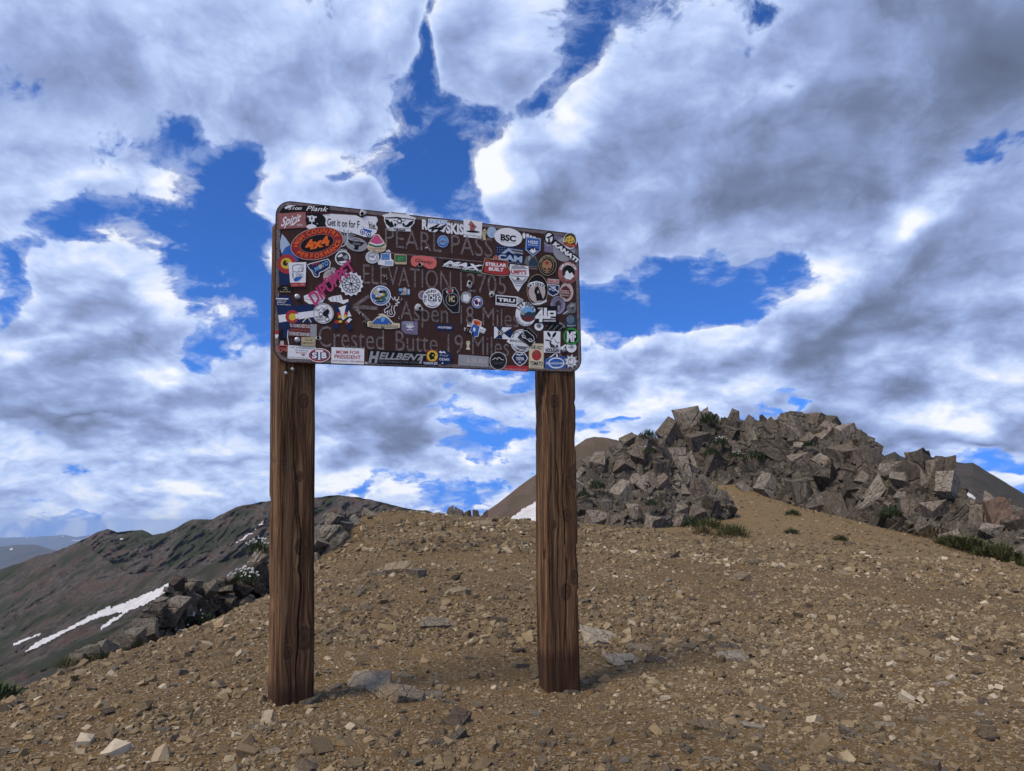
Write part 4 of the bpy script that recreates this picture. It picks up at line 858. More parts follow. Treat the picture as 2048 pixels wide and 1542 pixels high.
def op_mesh(op):
    """one printed shape -> photo points and triangles"""
    k = op[0]
    if k == 'p': pts = op[2]
    elif k == 'e': pts = ellipse_pts(*op[2:])
    elif k == 's':                                        # star: cx cy r_out r_in points turn
        cx, cy, ro, ri, n, t = op[2:8]; pts = [(cx + (ro if i % 2 == 0 else ri) * math.sin(math.pi * i / n + R(t)), cy - (ro if i % 2 == 0 else ri) * math.cos(math.pi * i / n + R(t))) for i in range(2 * n)]
    if k in 'pes':
        tri = tessellate_polygon([[Vector((x, y, 0)) for x, y in pts]]); return np.array(pts, float), np.array(tri, int).reshape(-1, 3)
    if k == 'o':                                          # ring: cx cy rx ry rot thickness
        cx, cy, rx, ry, rot, t = op[2:8]; A = ellipse_pts(cx, cy, rx, ry, rot, 40); B = ellipse_pts(cx, cy, rx - t, ry - t, rot, 40); n = 40
        F = []
        for i in range(n): j = (i + 1) % n; F += [(i, j, n + j), (i, n + j, n + i)]
        return np.array(A + B), np.array(F)
    if k == 'l':                                          # line: points, width
        pts, w = op[2], op[3] / 2; V, F = [], []
        for (x0, y0), (x1, y1) in zip(pts[:-1], pts[1:]):
            L = math.hypot(x1 - x0, y1 - y0) or 1; nx, ny = -(y1 - y0) / L * w, (x1 - x0) / L * w; i = len(V)
            V += [(x0 + nx, y0 + ny), (x1 + nx, y1 + ny), (x1 - nx, y1 - ny), (x0 - nx, y0 - ny)]; F += [(i, i + 1, i + 2), (i, i + 2, i + 3)]
        return np.array(V), np.array(F)
    if k == 'q':                                          # lettering in a quad: text TL TR BR BL [bold shear]
        txt, TL, TR, BR, BL = op[2:7]; bold, sh = (list(op[7:]) + [0.0, 0.0])[:2]
        V, F = glyphs(txt, bold, sh); s = ((V[:, 0] - V[:, 0].min()) / (np.ptp(V[:, 0]) + 1e-9))[:, None]; t = (V[:, 1] / CAP)[:, None]
        TL, TR, BR, BL = (np.array(q, float) for q in (TL, TR, BR, BL))
        return (TL * (1 - s) + TR * s) * t + (BL * (1 - s) + BR * s) * (1 - t), F
    if k == 't':                                          # lettering: text cx cy height width turn [bold shear]
        txt, cx, cy, h, w, rot = op[2:8]; c, s = math.cos(R(-rot)), math.sin(R(-rot)); ex, ey = np.array([c, s]) * w / 2, np.array([-s, c]) * h / 2; C = np.array([cx, cy])
        return op_mesh(('q', op[1], txt, C - ex - ey, C + ex - ey, C + ex + ey, C - ex + ey) + tuple(op[8:]))
    if k == 'a':                                          # lettering on an arc: text cx cy rx ry turn from to height [bold]; from > to runs over the top
        txt, cx, cy, rx, ry, rot, a0, a1, h = op[2:11]; bold = op[11] if len(op) > 11 else 0.02; wid = [0.35 if ch in "I' .,:;1il" else 0.75 for ch in txt]; tot = sum(wid); pos = 0; VV, FF, n = [], [], 0; c, s = math.cos(R(-rot)), math.sin(R(-rot))
        for ch, wd in zip(txt, wid):
            a = R(a0 + (a1 - a0) * (pos + wd / 2) / tot); pos += wd
            if ch == ' ': continue
            V, F = glyphs(ch, bold); V = V - np.array([(V[:, 0].min() + V[:, 0].max()) / 2, CAP / 2]); V = V / CAP * h
            top = a0 > a1; th = a - math.pi / 2 if top else a + math.pi / 2
            X = V[:, 0] * math.cos(th) - V[:, 1] * math.sin(th); Y = V[:, 0] * math.sin(th) + V[:, 1] * math.cos(th)
            x, y = rx * math.cos(a) + X, -(ry * math.sin(a) + Y)
            VV.append(np.stack([cx + x * c - y * s, cy + x * s + y * c], -1)); FF.append(F + n); n += len(V)
        return np.concatenate(VV), np.concatenate(FF)
def printed_piece(name, crop, layer, ops, parent, label=None, mats=None):
    ox, oy, k = CROPS[crop]; VV, FF, MM, n = [], [], [], 0; slots = []
    for i, op in enumerate(ops):
        V, F = op_mesh(op); uv = board(ox + V[:, 0] / k, oy + V[:, 1] / k)
        VV.append(np.stack([uv[:, 0], np.full(len(uv), -(0.0016 + 0.0013 * layer + 0.00013 * i)), uv[:, 1] + LEG], -1)); FF.append(F + n); n += len(V)
        if op[1] not in slots: slots.append(op[1])
        MM.append(np.full(len(F), slots.index(op[1])))
    me = mesh_np(name, np.concatenate(VV), np.concatenate(FF))
    for c in slots: me.materials.append(mats[c] if mats else printed(c))
    mi = np.concatenate(MM).astype(np.int32)
    if len(mi) == len(me.polygons): me.polygons.foreach_set('material_index', mi)
    else: print('PRINT MISMATCH', name, label)
    o = bpy.data.objects.new(name, me); COL.objects.link(o); o.parent = parent
    if label: o['label'] = label
    return o
TAPE = {'t': M_TAPE}
def cutletters(words):
    for txt, TL, TR, BR, BL in words: printed_piece('lettering', 0, 0, [('q', 't', txt, TL, TR, BR, BL, -0.004)], BOARD, None, TAPE)
def line_words(x0, x1, tl, tr, bl, br, words):
    f = lambda x, a, b: a + (b - a) * (x - x0) / (x1 - x0)
    cutletters([(w, (a, f(a, tl, tr)), (b, f(b, tl, tr)), (b, f(b, bl, br)), (a, f(a, bl, br))) for w, a, b in words])
line_words(770, 985, 456, 477.5, 493.5, 515, [('PEARL', 770, 883), ('PASS', 902, 985)])
line_words(726, 1012, 528, 552, 567, 589.5, [('ELEVATION', 726, 902), ('12705', 920, 1012)])
line_words(800, 1037, 602, 620, 640, 655, [('Aspen', 800, 896), ('18', 921, 947), ('Miles', 965, 1037)])
line_words(637, 1018, 651, 676, 694, 712, [('Crested', 637, 768), ('Butte', 791, 875), ('19', 895, 926), ('Miles', 944, 1018)])
printed_piece('arrow', 0, 0, [('l', 't', [(738, 592), (707, 613)], 6.5), ('l', 't', [(707, 613), (755, 617)], 7.5), ('l', 't', [(707, 614), (737, 641)], 6.5)], BOARD, 'worn tape arrow pointing left', TAPE)
printed_piece('rule_line', 0, 0, [('l', 't', [(752, 503), (965, 524)], 2.2)], BOARD, None, TAPE)

# ------------------------------------------------ stickers (points read on the sign face)
def st(crop, layer, label, *ops): printed_piece('sticker', crop, layer, ops, sign, label)
# upper left
st(1, 0, 'black strip sticker with white script at the top left', ('p', 'K', [(330, 178), (1105, 190), (1105, 355), (660, 325), (240, 300)]), ('q', 'W', 'Plank', (700, 185), (1085, 205), (1075, 285), (700, 265), 0.01, 0.35), ('q', 'W', '5100', (390, 205), (630, 215), (625, 255), (390, 248), 0.02, 0.3), ('p', 'W', [(330, 215), (400, 175), (520, 180), (430, 210), (350, 245)]), ('q', 'R', 'CREATION', (420, 282), (1080, 305), (1080, 328), (420, 305)))
st(1, 0, 'white band sticker reading Get it on for', ('p', 'W', [(960, 340), (1110, 322), (1550, 348), (1650, 395), (1720, 360), (1900, 372), (1928, 430), (1890, 500), (1922, 560), (1900, 640), (1800, 730), (1690, 715), (1500, 650), (1350, 645), (1050, 540)]),
   ('q', 'K', 'Get it on for F', (1062, 402), (1612, 450), (1612, 568), (1062, 518), 0.022), ('q', 'K', 'hie.', (1765, 455), (1900, 478), (1900, 590), (1780, 572), 0.022), ('p', 'B', [(1655, 530), (1700, 575), (1830, 612), (1795, 650), (1700, 612)]), ('e', 'B', 1665, 630, 44, 48), ('e', 'W', 1665, 630, 30, 34), ('e', 'N', 1665, 632, 16, 20), ('e', 'B', 1765, 678, 44, 46), ('e', 'W', 1765, 678, 30, 32), ('e', 'N', 1765, 680, 16, 18))
st(1, 1, 'red brown beer label sticker with white script', ('p', 'n', [(222, 318), (690, 293), (708, 557), (238, 583)]), ('p', 'n', [(232, 326), (682, 302), (698, 549), (246, 573)]), ('q', 'W', 'Spirit', (285, 395), (625, 310), (610, 440), (270, 540), 0.02, 0.3), ('p', 'W', [(410, 525), (600, 410), (510, 495), (480, 522)]), ('t', 'W', '1876', 592, 515, 38, 95, 3))
st(1, 1, 'round black sticker with a white skull and crossbones figure', ('e', 'K', 860, 430, 175, 120), ('l', 'W', [(720, 370), (880, 380)], 26), ('e', 'W', 798, 405, 50, 55), ('e', 'K', 798, 400, 12, 34), ('l', 'W', [(752, 450), (845, 420)], 14), ('l', 'W', [(752, 420), (845, 455)], 14), ('l', 'W', [(800, 450), (798, 500)], 12), ('e', 'W', 790, 545, 85, 42), ('e', 'W', 890, 495, 9, 9))
st(1, 0, 'torn remains of a blue and white mountain sticker', ('p', 'l', [(290, 668), (258, 790), (258, 900), (285, 1000), (345, 900), (430, 850), (350, 730)]), ('p', 'B', [(286, 1000), (345, 900), (440, 850), (470, 920), (570, 1080), (560, 1140), (400, 1140), (300, 1080)]))
st(1, 1, 'red ring sticker with a yellow centre, partly covered', ('p', 'N', [(230, 1300), (420, 1280), (420, 1536), (250, 1536)]), ('e', 'r', 375, 1180, 165, 165), ('e', 'Y', 365, 1170, 96, 92), ('e', 'D', 348, 1165, 46, 48), ('e', 'Y', 372, 1150, 14, 16), ('e', 'm', 405, 1200, 26, 24))
st(1, 2, 'white rectangular sticker with a sketch and blue blot', ('p', 'W', [(398, 1158), (702, 1148), (692, 1500), (428, 1502)]), ('o', 'g', 555, 1255, 95, 70, 0, 8), ('l', 'g', [(470, 1200), (650, 1190), (650, 1310), (470, 1318), (470, 1200)], 7), ('o', 'V', 605, 1280, 38, 38, 0, 8), ('t', 'N', 'TORO', 585, 1375, 62, 130, 0), ('l', 'N', [(475, 1330), (475, 1420)], 14), ('p', 'B', [(480, 1450), (520, 1405), (640, 1395), (600, 1440), (560, 1470), (510, 1480)]), ('p', 'r', [(428, 1500), (692, 1498), (686, 1565), (440, 1570)]), ('q', 'm', 'Cuba, 1961', (450, 1515), (680, 1512), (680, 1548), (450, 1552)))
st(1, 2, 'large red oval sticker with orange 4x4 lettering', ('e', 'm', 885, 830, 456, 272, 13, 48), ('e', 'R', 885, 830, 446, 263, 13, 48), ('e', 'n', 885, 830, 300, 152, 13, 40), ('e', 'K', 885, 830, 287, 141, 13, 40), ('q', 'O', '4x4', (676, 795), (1085, 705), (1105, 850), (696, 945), 0.05), ('a', 'O', 'HIGH COUNTRY', 885, 830, 368, 208, 13, 172, 8, 74), ('a', 'O', 'PERFORMANCE', 885, 830, 368, 205, 13, 198, 355, 74))
st(1, 1, 'grey oval sticker with a black winged wheel', ('e', 'G', 1555, 845, 192, 118, -13), ('p', 'K', [(1400, 755), (1520, 795), (1590, 795), (1705, 815), (1640, 870), (1600, 880), (1590, 930), (1540, 920), (1520, 860), (1450, 830)]), ('o', 'K', 1560, 790, 60, 40, -10, 8), ('t', 'G', 'SPORTS', 1560, 838, 30, 130, -8, 0.02), ('e', 'K', 1555, 915, 40, 24))
st(1, 0, 'silver starburst sticker with radiating lines', *[('l', 'G', [(1360, 740), (1360 + 190 * math.cos(R(a)), 740 - 150 * math.sin(R(a)))], 15) for a in (5, 20, 35, 50, 70, 95, 120, 145, 300, 330)], ('e', 'G', 1360, 760, 46, 70), ('o', 'W', 1290, 720, 130, 170, 0, 12))
st(1, 2, 'watermelon slice sticker', ('p', 'C', [(1868, 675), (1938, 672), (2010, 770), (2068, 870), (2050, 950), (1960, 990), (1860, 985), (1760, 940), (1735, 890), (1760, 830)]), ('p', 'P', [(1880, 688), (1925, 686), (2015, 810), (1960, 838), (1890, 842), (1785, 800)]), ('p', 'W', [(1782, 805), (1890, 846), (1965, 842), (2020, 812), (2030, 828), (1960, 862), (1885, 866), (1775, 826)]), ('p', 'E', [(1772, 828), (1885, 868), (1962, 864), (2034, 832), (2046, 860), (1960, 895), (1885, 898), (1762, 858)]), ('q', 'c', 'Watermelon', (1760, 895), (2050, 890), (2045, 935), (1765, 945), 0.01), ('q', 'c', 'Music', (1830, 945), (2000, 942), (1995, 978), (1835, 980), 0.01))
st(1, 1, 'small white round sticker with two navy letters', ('e', 'W', 1830, 1062, 116, 108), ('o', 'V', 1830, 1062, 100, 92, 0, 10), ('o', 'N', 1830, 1062, 76, 70, 0, 9), ('t', 'N', 'HK', 1830, 1050, 56, 96, -4, 0.01))
st(1, 1, 'small round black and white mountain sticker', ('e', 'W', 1325, 1080, 132, 126), ('e', 'k', 1325, 1080, 112, 106), ('p', 'W', [(1235, 1045), (1300, 1000), (1330, 1040), (1290, 1060), (1250, 1065)]), ('p', 'G', [(1320, 1060), (1400, 1020), (1420, 1090), (1360, 1110)]), ('p', 'W', [(1250, 1140), (1400, 1120), (1370, 1160), (1300, 1175)]), ('a', 'W', 'LOCAL', 1325, 1090, 150, 150, 0, 125, 55, 34))
st(1, 1, 'navy sticker with slanting light blue capitals', ('p', 'W', [(715, 1195), (760, 1170), (1075, 1088), (1120, 1150), (1108, 1235), (1020, 1295), (935, 1332), (925, 1395), (880, 1412), (830, 1390), (790, 1310), (740, 1250)]), ('p', 'N', [(728, 1200), (768, 1182), (1068, 1102), (1106, 1152), (1095, 1226), (1015, 1282), (922, 1322), (912, 1385), (882, 1398), (840, 1378), (802, 1302), (752, 1245)]), ('q', 'L', 'MOTO', (838, 1245), (1068, 1120), (1086, 1185), (862, 1312), 0.03), ('e', 'm', 945, 1220, 34, 34), ('q', 'r', 'Ride', (800, 1175), (930, 1130), (935, 1165), (805, 1215), 0.02), ('l', 'l', [(790, 1270), (880, 1370)], 8))
st(1, 0, 'round pinkish grey mountain sticker under pink lettering', ('a', 'W', 'ASPEN', 1115, 1400, 150, 150, 0, 130, 55, 36), ('e', 'm', 1115, 1400, 122, 128), ('p', 'G', [(1020, 1370), (1125, 1285), (1215, 1370)]), ('p', 'V', [(1125, 1285), (1215, 1370), (1130, 1370)]), ('p', 'p', [(990, 1430), (1120, 1370), (1250, 1340), (1260, 1440), (1130, 1500), (1020, 1490)]), ('p', 'K', [(1010, 1520), (1110, 1470), (1170, 1520), (1130, 1600), (1060, 1600)]), ('t', 'm', 'ZYG', 1110, 1425, 50, 150, 6, 0.02))
st(0, 1, 'white ship wheel sticker with black spokes', ('s', 'W', 702, 568, 25, 21.5, 14, 0), ('o', 'K', 702, 568, 18.5, 18.5, 0, 1.3), *[('l', 'K', [(702, 568), (702 + 19 * math.cos(R(a)), 568 - 19 * math.sin(R(a)))], 1.3) for a in range(12, 372, 45)], ('o', 'K', 702, 568, 12, 12, 0, 0.9), *[('s', 'K', 702 + 14 * math.cos(R(a)), 568 - 14 * math.sin(R(a)), 2.6, 1.1, 5, a) for a in range(35, 395, 45)], ('e', 'K', 702, 568, 2.4, 2.4))
st(0, 3, 'slanting row of pink cut out letters', ('q', 'p', 'DIPUPPET', (616, 590), (700, 520), (711, 538), (629, 612), 0.035))
# lower left
st(2, 1, 'small black oval sticker with a gold runner', ('e', 'K', 333, 148, 132, 62), ('l', 'T', [(290, 125), (345, 118), (355, 135), (330, 150), (370, 172)], 7), ('l', 'T', [(330, 150), (300, 170)], 6), ('t', 'T', 'Bearrunner', 330, 190, 24, 175, -1, 0.01))
st(2, 0, 'dark blue round sticker with three lines of small white text', ('e', 'N', 305, 372, 142, 132), ('p', 'W', [(178, 292), (380, 300), (380, 318), (182, 312)]), ('q', 'W', 'watch your', (192, 325), (350, 332), (350, 350), (192, 345), 0.01), ('q', 'W', 'girlfriend,', (192, 352), (330, 358), (330, 377), (192, 372), 0.01), ('q', 'W', "we don't take it.", (192, 382), (420, 395), (420, 413), (192, 402), 0.01))
st(2, 1, 'state flag sticker, blue and white bands with a red C', ('p', 'N', [(190, 448), (700, 398), (780, 410), (800, 690), (560, 700), (390, 812), (250, 802), (220, 692)]), ('p', 'W', [(213, 572), (780, 500), (790, 600), (540, 642), (228, 692)]), ('e', 'r', 440, 596, 110, 106), ('e', 'W', 505, 590, 50, 40), ('e', 'Y', 442, 602, 56, 58), ('l', 'C', [(610, 690), (650, 640), (700, 610)], 16), ('l', 'C', [(700, 610), (750, 690)], 14))
st(2, 0, 'white pot shaped sticker under the pink letter D', ('p', 'W', [(628, 260), (720, 220), (770, 180), (880, 180), (920, 240), (978, 285), (940, 360), (860, 392), (720, 392), (640, 340)]), ('l', 'm', [(650, 300), (760, 235), (820, 290), (900, 230)], 8), ('l', 'n', [(650, 320), (940, 325)], 6))
st(2, 2, 'white round rally sticker with a black dirt bike', ('e', 'W', 945, 547, 168, 164), ('o', 'k', 945, 547, 158, 154, 0, 7), ('l', 'k', [(840, 520), (920, 440), (960, 470), (1000, 430), (1060, 540)], 6), ('o', 'K', 905, 555, 36, 38, 0, 10), ('o', 'K', 1005, 640, 40, 36, 0, 11), ('p', 'K', [(930, 545), (960, 500), (1000, 480), (1020, 465), (1040, 500), (1035, 550), (1015, 570), (1040, 605), (985, 600), (950, 590)]), ('p', 'G', [(920, 480), (960, 455), (1000, 480), (950, 520)]), ('t', 'k', 'DIRTBALL', 885, 606, 24, 130, -2, 0.03), ('t', 'k', 'RALLY', 898, 646, 26, 105, -2, 0.03), ('t', 'g', 'PITTS', 847, 487, 24, 72, -2, 0.03))
st(2, 0, 'peeling sticker of two legs in blue, red and yellow', ('p', 'W', [(1018, 300), (1090, 265), (1235, 243), (1265, 330), (1350, 310), (1355, 350), (1270, 392), (1190, 360), (1060, 350)]), ('l', 'g', [(1090, 270), (1100, 340)], 6), ('l', 'g', [(1150, 262), (1165, 345)], 6), ('l', 'g', [(1205, 255), (1220, 340)], 6), ('p', 'W', [(1190, 452), (1320, 408), (1402, 588), (1340, 600), (1265, 652), (1220, 600)]), ('p', 'N', [(1108, 402), (1160, 390), (1225, 515), (1165, 545)]), ('p', 'r', [(1163, 543), (1222, 518), (1238, 570), (1185, 600)]), ('e', 'Y', 1215, 597, 32, 22, 10), ('p', 'N', [(1322, 378), (1382, 365), (1350, 525), (1292, 520)]), ('p', 'r', [(1292, 520), (1348, 528), (1335, 590), (1278, 580)]), ('e', 'Y', 1303, 590, 32, 24, -10), ('p', 'r', [(1115, 675), (1180, 650), (1205, 700), (1150, 722)]), ('e', 'Y', 1222, 675, 30, 22), ('p', 'W', [(1300, 680), (1372, 615), (1412, 640), (1340, 712)]), ('p', 'r', [(1296, 690), (1322, 660), (1352, 700), (1325, 732)]), ('e', 'N', 1148, 752, 42, 52), ('e', 'N', 1372, 762, 44, 52))
st(2, 1, 'maroon sticker with lines of condensed white capitals', ('p', 'M', [(388, 702), (732, 712), (840, 718), (838, 932), (732, 926), (386, 914)]), ('p', 'G', [(732, 716), (840, 722), (836, 930), (732, 924)]), ('q', 'W', 'TELL YOUR MUSIC NEEDS TO GO', (402, 712), (724, 730), (724, 782), (402, 760), 0.01), ('q', 'n', 'Presented by the Season', (402, 782), (724, 800), (724, 838), (402, 820)), ('q', 'W', 'FOR THEIR NEXT DRUNK IN ASPEN', (396, 842), (724, 862), (724, 915), (396, 895), 0.01))
st(2, 2, 'small grey plate sticker with two lines of dark text', ('p', 'T', [(588, 928), (822, 932), (815, 1082), (586, 1076)]), ('p', 'g', [(600, 942), (812, 946), (806, 1068), (598, 1062)]), ('p', 'T', [(606, 948), (806, 952), (800, 1062), (604, 1056)]), ('t', 'D', 'YOU ARE', 703, 978, 28, 130, -1, 0.02), ('t', 'D', 'IMPORTANT', 703, 1026, 28, 172, -1, 0.02))
st(2, 0, 'torn red, white and blue scrap in the lower left corner', ('p', 'r', [(160, 820), (225, 830), (222, 880), (165, 880)]), ('p', 'W', [(162, 885), (225, 885), (205, 940), (170, 950)]), ('p', 'N', [(285, 805), (385, 805), (365, 930), (300, 940)]), ('p', 'K', [(225, 830), (290, 810), (300, 930), (340, 960), (260, 985), (215, 930)]), ('l', 'W', [(375, 805), (365, 930), (385, 1050)], 12))
st(2, 0, 'orange outline figure sticker in the lower left corner', ('p', 'm', [(250, 990), (300, 985), (310, 1060), (240, 1060)]), ('l', 'S', [(180, 1110), (240, 1060), (360, 1065), (355, 1160), (300, 1130), (240, 1180), (225, 1130), (180, 1110)], 12), ('t', 'S', 'moose', 290, 1105, 50, 140, 0))
st(2, 0, 'white sticker crowded with tiny lettering in the lower left', ('p', 'W', [(372, 1058), (828, 1090), (822, 1292), (364, 1272)]), ('q', 'k', 'I AM THE Sand Pirate', (395, 1075), (800, 1105), (800, 1130), (395, 1105)), ('q', 'k', 'BEST TOURS IN UTAH', (490, 1128), (700, 1142), (700, 1162), (490, 1150)), ('q', 'r', 'MOUNTAINS', (505, 1165), (680, 1178), (680, 1200), (505, 1188), 0.01), ('q', 'k', 'OUTDOOR ADVENTURE CLUB', (380, 1240), (700, 1262), (700, 1278), (380, 1256)), ('e', 'n', 620, 1215, 30, 14))
st(2, 1, 'white rimmed oval sticker with three fat white capitals', ('e', 'W', 880, 1222, 182, 114), ('e', 'r', 880, 1222, 170, 103), ('e', 'V', 880, 1222, 150, 76), ('p', 'N', [(740, 1190), (830, 1150), (930, 1150), (1015, 1190), (1020, 1250), (930, 1285), (830, 1285), (745, 1250)]), ('t', 'W', 'S', 802, 1225, 84, 82, 0, 0.05), ('t', 'W', 'T', 878, 1215, 145, 125, 0, 0.04), ('t', 'W', 'B', 958, 1225, 84, 82, 0, 0.05))
st(2, 0, 'grey white sticker with red MOM FOR PRESIDENT lettering', ('p', 'W', [(1078, 1090), (1612, 1110), (1606, 1372), (1074, 1350)]), ('q', 'r', 'MOM FOR', (1155, 1143), (1535, 1155), (1533, 1203), (1153, 1197), 0.02), ('q', 'r', 'PRESIDENT', (1127, 1213), (1556, 1228), (1554, 1284), (1125, 1270), 0.02), ('q', 'R', 'SCOTT ALDRICH — ETSA, AMERICA', (1090, 1300), (1598, 1318), (1596, 1338), (1088, 1320), 0.01, 0.2))
# upper middle
st(3, 0, 'white winged oval sticker with pine trees and a small plane', ('p', 'W', [(290, 262), (420, 225), (420, 200), (760, 235), (760, 270), (875, 315), (850, 345), (845, 400), (780, 470), (785, 540), (720, 538), (420, 530), (385, 500), (360, 440), (325, 350), (325, 295)]), ('p', 'K', [(340, 300), (560, 290), (600, 300), (850, 330), (840, 345), (600, 318), (350, 318)]), ('p', 'K', [(335, 325), (400, 340), (430, 380), (460, 360), (500, 460), (430, 470), (360, 410)]), ('p', 'K', [(840, 350), (770, 370), (720, 420), (660, 460), (740, 468), (810, 420)]), ('e', 'K', 590, 360, 42, 44), ('e', 'W', 585, 365, 26, 28), ('l', 'K', [(480, 340), (700, 440)], 9), ('l', 'K', [(700, 340), (490, 440)], 9), ('e', 'K', 515, 425, 18, 28), ('e', 'K', 660, 425, 18, 28), ('l', 'K', [(400, 480), (780, 490)], 6), ('q', 'K', 'CUB CLUB', (485, 488), (690, 500), (690, 530), (485, 518), 0.03), ('q', 'K', 'MOUNTAIN', (450, 205), (700, 230), (700, 250), (450, 225), 0.02))
st(3, 0, 'white cut out capital R left of the team sticker', ('q', 'W', 'R', (975, 342), (1072, 350), (1072, 505), (975, 495), 0.05))
st(3, 0, 'white cut out capitals right of the team sticker', ('q', 'W', 'SKIS', (1385, 395), (1690, 432), (1690, 590), (1385, 560), 0.045))
st(3, 1, 'light blue and black team sticker with the number 44', ('p', 'W', [(1085, 322), (1408, 350), (1395, 440), (1350, 560), (1300, 535), (1230, 540), (1200, 555), (1100, 545), (1062, 480)]), ('p', 'L', [(1098, 335), (1400, 360), (1385, 420), (1082, 402)]), ('q', 'W', 'TEAM', (1112, 345), (1390, 368), (1375, 412), (1098, 396), 0.02, 0.25), ('q', 'K', '44', (1105, 418), (1400, 432), (1320, 545), (1080, 530), 0.05, 0.35))
st(0, 0, 'white sticker with a red birdhouse', ('p', 'W', [(927, 438), (964.5, 443.5), (962.5, 477.5), (927, 474)]), ('p', 'n', [(941.5, 441), (954, 455), (950, 456), (949, 463.5), (939.5, 462.5), (939.5, 451.5), (936, 450.5)]), ('e', 'K', 946, 463.5, 13.5, 2.2, -4), ('e', 'R', 945, 452, 2.2, 2.2), ('q', 'N', 'Rainy Professionals', (929, 468), (961, 471.5), (961, 474), (929, 470.5)))
st(3, 1, 'blue round sticker over the L of PEARL', ('e', 'B', 1332, 710, 102, 108), ('o', 'l', 1332, 710, 94, 100, 0, 8), ('e', 'L', 1332, 710, 58, 62), ('p', 'V', [(1280, 715), (1310, 690), (1335, 685), (1380, 712), (1350, 735), (1300, 735)]), ('a', 'l', 'COLORADO 14ERS', 1332, 710, 74, 80, 0, 200, -20, 20))
st(3, 0, 'small dark green sticker numbered #77 with a yellow frame', ('p', 'T', [(503, 928), (712, 934), (712, 1104), (508, 1100)]), ('p', 'k', [(515, 945), (700, 950), (700, 1062), (518, 1058)]), ('p', 'E', [(525, 955), (690, 960), (690, 1052), (528, 1048)]), ('t', 'e', '#77', 612, 1006, 54, 108, -3, 0.04))
st(3, 0, 'blue building shaped sticker with a white outline', ('p', 'W', [(268, 915), (350, 905), (362, 865), (410, 850), (442, 890), (446, 1005), (492, 1040), (482, 1130), (380, 1132), (225, 1105), (213, 1050), (270, 1000)]), ('p', 'B', [(283, 925), (420, 920), (418, 1028), (280, 1025)]), ('q', 'L', 'SOUTH', (290, 935), (415, 932), (415, 972), (290, 975), 0.03), ('q', 'L', 'PARK', (290, 982), (415, 978), (415, 1020), (290, 1020), 0.03), ('p', 'l', [(335, 1045), (470, 1050), (465, 1110), (340, 1105)]), ('o', 'l', 402, 885, 18, 18, 0, 6))
st(3, 1, 'salmon pink rounded sticker with black script', ('p', 'S', [(800, 975), (850, 955), (1000, 962), (1130, 975), (1200, 1000), (1228, 1060), (1215, 1140), (1170, 1178), (1080, 1182), (1000, 1130), (930, 1080), (860, 1150), (800, 1120), (778, 1050)]), ('q', 'K', 'Glevity', (862, 1000), (1172, 1045), (1160, 1105), (858, 1062), 0.01, 0.3))
st(0, 1, 'white slanted motor sports sticker on black', ('p', 'K', [(883, 531), (888, 519.5), (968, 530), (968, 546), (884, 534)]), ('q', 'W', 'MAX', (889, 521), (967, 531.5), (967, 541), (886, 528.5), 0.06, 0.4), ('q', 'W', 'Motorsports', (885, 529.5), (963, 539.5), (963, 543.5), (884, 533), 0.02, 0.3), ('l', 'E', [(920, 541), (962, 546)], 1.6))
# middle
st(4, 1, 'round colourful sticker with a blue rim', ('e', 'W', 265, 182, 175, 172), ('e', 'B', 265, 182, 158, 155), ('e', 'l', 265, 182, 144, 141), *[('e', c, x, y, a, b, r_) for c, x, y, a, b, r_ in (('T', 190, 110, 45, 36, 20), ('K', 270, 120, 34, 24, 0), ('k', 330, 120, 44, 30, -20), ('W', 235, 75, 26, 30, 0), ('E', 345, 175, 46, 34, 30), ('Y', 230, 210, 40, 26, 0), ('k', 210, 235, 60, 22, 0), ('B', 150, 190, 30, 46, 0), ('W', 280, 165, 26, 20, 0), ('E', 320, 250, 40, 30, 0), ('T', 170, 150, 26, 20, 0), ('Y', 310, 170, 24, 18, 0), ('k', 285, 215, 30, 16, 0), ('W', 190, 190, 16, 16, 0), ('d', 250, 285, 70, 18, 0))])
st(4, 0, 'white outline gecko sticker', ('l', 'W', [(440, 190), (490, 260), (510, 200), (520, 270), (590, 225), (540, 285), (600, 300), (520, 320), (560, 350), (500, 360), (495, 420), (515, 480), (490, 535), (430, 545), (380, 510), (395, 440), (340, 480), (330, 420), (400, 380), (430, 330), (400, 290), (420, 250), (440, 190)], 11), ('l', 'W', [(460, 350), (450, 430), (470, 490), (440, 510), (415, 480), (430, 420)], 9), ('l', 'W', [(360, 320), (380, 370)], 9))
st(4, 1, 'blue mountain sticker with yellow block lettering', ('p', 'C', [(35, 640), (60, 618), (130, 622), (200, 550), (260, 520), (210, 505), (300, 488), (380, 530), (440, 600), (490, 650), (595, 660), (592, 735), (540, 745), (430, 755), (280, 745), (150, 735), (40, 715)]), ('p', 'B', [(130, 640), (205, 568), (250, 575), (290, 535), (360, 560), (400, 590), (470, 668), (300, 690), (150, 680)]), ('p', 'L', [(290, 545), (345, 565), (320, 620), (290, 640), (270, 600)]), ('q', 'k', 'Slumgullion', (60, 640), (572, 672), (572, 738), (60, 712), 0.05), ('q', 'T', 'Slumgullion', (60, 640), (572, 672), (572, 736), (60, 710), 0.018))
st(4, 0, 'small blue photo sticker with pale figures', ('p', 'd', [(575, 52), (770, 62), (768, 188), (572, 178)]), ('p', 'L', [(580, 58), (640, 60), (640, 110), (580, 105)]), ('e', 'm', 680, 80, 34, 36), ('p', 'G', [(640, 120), (720, 110), (710, 170), (600, 172)]), ('p', 'l', [(725, 70), (765, 72), (765, 165), (725, 160)]))
st(4, 0, 'small purple disc sticker behind a white print sticker', ('e', 'm', 990, 175, 76, 76), ('e', 'V', 990, 175, 62, 62))
